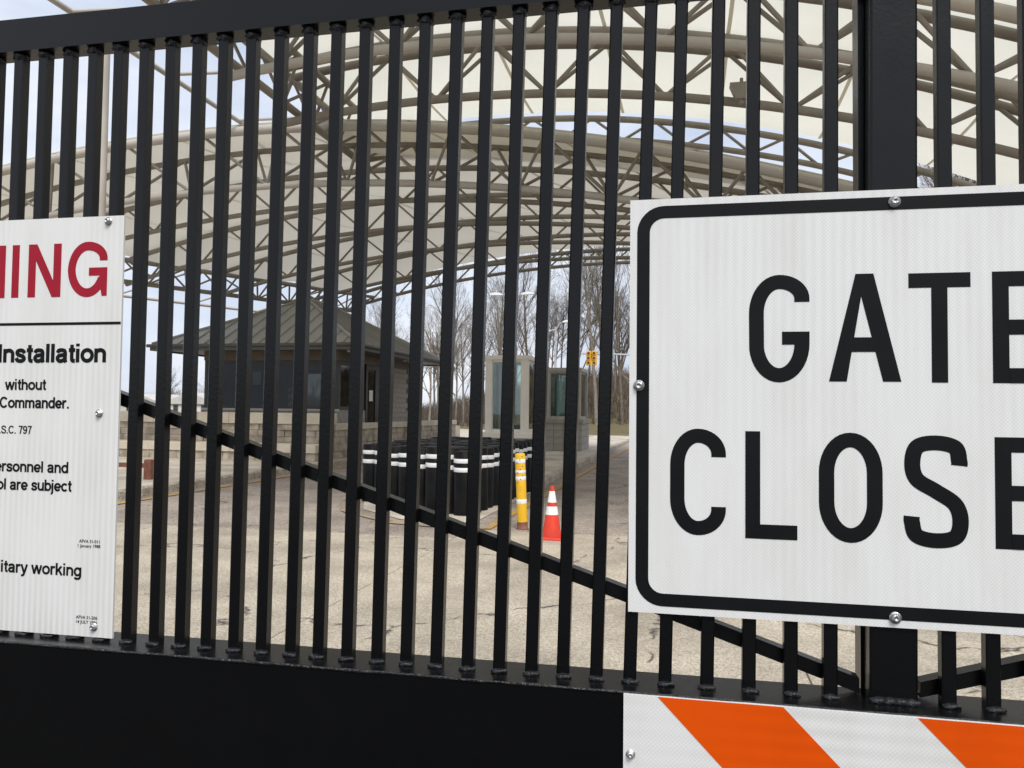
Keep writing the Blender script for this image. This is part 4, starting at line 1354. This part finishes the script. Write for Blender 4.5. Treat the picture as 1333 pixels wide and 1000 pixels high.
MB().lathe([(.12, 0), (.09, 6.0)], 10).build('pole', 'galv', ts)
MB().tube([(0, 0, 5.72), (-4.35, 0, 5.85)], .06, 8).build('mast_arm', 'galv', ts)
for k_, dx in enumerate((-3.75, -3.35)):
    hd = MB().bev(dx - .17, dx + .17, -.32, -.08, 4.98, 6.02, .03).build('signal_head', 'signal_yellow', ts)
    for zz in (5.15, 5.49, 5.83):
        MB().tube([(dx, -.34, zz), (dx, -.46, zz)], .13, 10).build('visor', 'signal_yellow', hd)
        MB().tube([(dx, -.465, zz), (dx, -.463, zz)], .1, 10).build('lens', 'lens_dark', hd)

# ------------------------------------------------------------------ bare trees
def bare_tree(seed, h, spread, forks):
    rnd = random.Random(seed)
    tk, cr = MB(), MB()
    def grow(p, d, L_, r_, lev, target):
        n = 4 if lev == 0 else 3
        pts, rad = [p.copy()], [r_]
        q, dd = p.copy(), d.copy()
        for i in range(n):
            dd = (dd + Vector((rnd.uniform(-1, 1), rnd.uniform(-1, 1), rnd.uniform(-.5, .9))) * (.055 if lev == 0 else .17)).normalized()
            q = q + dd * (L_ / n)
            pts.append(q.copy())
            rad.append(lerp(r_, r_ * .42, (i + 1) / n))
        target.tube(pts, rad, 7 if lev == 0 else (4 if lev == 1 else 3), caps=False)
        if lev >= 4:
            return
        nb = (11, 6, 5, 3)[lev]
        for k_ in range(nb):
            t = rnd.uniform(.28 if lev == 0 else .2, 1.0)
            idx = min(int(t * n), n - 1)
            b = pts[idx].lerp(pts[idx + 1], t * n - idx)
            rb = lerp(r_, r_ * .42, t) * rnd.uniform(.42, .66)
            a = rnd.uniform(0, 2 * math.pi)
            axis = (pts[idx + 1] - pts[idx]).normalized()
            side = axis.cross(Vector((math.cos(a), math.sin(a), .21))).normalized()
            ang = R(rnd.uniform(24, 56)) * spread
            nd = (axis * math.cos(ang) + side * math.sin(ang))
            nd.z += .16
            nd.normalize()
            ll = L_ * rnd.uniform(.36, .58) * (1.15 - .45 * t if lev == 0 else 1.0)
            grow(b, nd, ll, max(rb, .009), lev + 1, cr)
    grow(Vector((0, 0, -.3)), Vector((rnd.uniform(-.04, .04), rnd.uniform(-.04, .04), 1)).normalized(), h * .82, h * .0125, 0, tk)
    return tk, cr
TREES = []
for s in range(7):
    tk, cr = bare_tree(100 + s, (17, 20, 22, 15, 19, 13, 18)[s], (1.0, .8, .75, 1.1, .9, 1.15, .7)[s], 0)
    bark = 'bark' if s % 3 else 'bark_pale'
    TREES.append((tk.mesh('trunk', bark), cr.mesh('crown', bark)))
TL = ['tall bare winter tree with wide branches in the wood beyond the booths', 'tall slim bare winter tree in the wood beyond the booths']
rnd = random.Random(11)
spots = []
for k_ in range(36):
    y = rnd.uniform(60, 96)
    # denser to the right of the booths, thinning to the left
    px = rnd.uniform(-.20, .20)
    x = y * (-.2272 + px)
    spots.append((x, y))
for k_ in range(6):
    y = rnd.uniform(60, 74)
    spots.append((y * (-.2272 + rnd.uniform(.05, .2)), y))
for k_ in range(7):
    y = rnd.uniform(42, 56)
    spots.append((y * rnd.uniform(.27, .42), y))
for k_ in range(14):
    y = rnd.uniform(64, 90)
    spots.append((y * (-.2272 + rnd.uniform(.21, .46)), y))
for k_, (x, y) in enumerate(spots):
    v = rnd.randrange(7)
    rel = x / y + .2272
    sc = rnd.uniform(.85, 1.1) * (0.62 if rel < -.05 else (.74 if rel < .02 else (.80 if rel < .2 else (.62 if y > 60 else .95))))
    lab = TL[0] if v in (0, 3, 4, 5) else TL[1]
    t = thing('bare_tree', lab, 'tree', (x, y, hill_z(x, y)), rnd.uniform(0, 6.28), 'bare trees of the wood')
    t.scale = (sc * .85, sc * .85, sc)
    put('trunk', TREES[v][0], t)
    put('crown', TREES[v][1], t)
# far trees and pale houses on the left
for k_, (x, y, sc) in enumerate(((-84, 122, .42), (-79, 118, .36), (-92, 125, .40), (-104, 140, .45), (-112, 150, .42), (-118, 146, .36), (-70, 120, .34), (-64, 125, .36))):
    v = (0, 3, 5, 4)[k_ % 4]
    t = thing('bare_tree', 'small bare tree on the far left skyline among pale houses', 'tree', (x, y, 0), k_ * 1.3, 'skyline trees')
    t.scale = (sc * 1.2, sc * 1.2, sc)
    put('trunk', TREES[v][0], t)
    put('crown', TREES[v][1], t)
def house(label, x, y, w, d, hw, hr, rz):
    t = thing('house', label, 'house', (x, y, -.03), rz)
    MB().box(-w / 2, w / 2, -d / 2, d / 2, 0, hw).build('wall', 'house_wall', t)
    r_ = MB()
    o = .35
    r_.add([(-w / 2 - o, -d / 2 - o, hw), (w / 2 + o, -d / 2 - o, hw), (w / 2 + o, d / 2 + o, hw), (-w / 2 - o, d / 2 + o, hw), (0, -d / 2 - o, hw + hr), (0, d / 2 + o, hw + hr)],
           [(0, 1, 4), (1, 2, 5, 4), (2, 3, 5), (3, 0, 4, 5), (3, 2, 1, 0)])
    r_.build('roof', 'house_roof', t)
    for dx in (-w * .25, w * .25):
        wn_ = MB().box(dx - .45, dx + .45, -d / 2 - .03, -d / 2 - .001, .9, 2.1).build('window', 'house_roof', t)
        MB().box(dx - .38, dx + .38, -d / 2 - .04, -d / 2 - .031, .97, 2.03).build('pane', 'interior_dark', wn_)
HL = [('pale house with broad gable left of the guardhouse', -78, 112, 9, 8, 2.2, 1.9, .2), ('pale house second left of the guardhouse', -89, 116, 10, 8, 2.2, 1.7, -.15),
      ('pale house just behind the guardhouse left corner', -68, 108, 8, 8, 2.2, 1.9, .4), ('pale house half hidden by the warning sign edge', -104, 122, 11, 8, 2.4, 1.8, .1),
      ('small pale house behind the others on the left', -84, 132, 9, 7, 2.4, 2.0, .6)]
for h_ in HL:
    house(*h_)
# brushwood at the wood's edge and along the far left: nobody could count the stems
def brush(name, label, area, count, hmax, seed):
    rnd = random.Random(seed)
    b = MB()
    for k_ in range(count):
        x, y = area(rnd)
        z0 = hill_z(x, y) - .03
        h = hmax * rnd.uniform(.4, 1.0)
        for q in range(3):
            p = Vector((x, y, z0))
            d = Vector((rnd.uniform(-.5, .5), rnd.uniform(-.5, .5), 1)).normalized()
            e = p + d * h * .6
            e2 = e + (d + Vector((rnd.uniform(-.6, .6), rnd.uniform(-.6, .6), .1))).normalized() * h * .45
            b.tube([p, e, e2], [.022, .014, .006], 3, caps=False)
    o = b.build(name, 'brush')
    return tag(o, label, 'brushwood', kind='stuff')
def a1(r):
    y = r.uniform(62, 92)
    return y * (-.2272 + r.uniform(-.22, .5)), y
brush('brushwood', 'brown brushwood under the bare trees', a1, 6200, 1.7, 5)
def a2(r):
    y = r.uniform(150, 175)
    return y * (-.2272 - r.uniform(.2, .85)), y
brush('far_woods', 'grey winter woods along the far left skyline', a2, 5200, 5.5, 6)
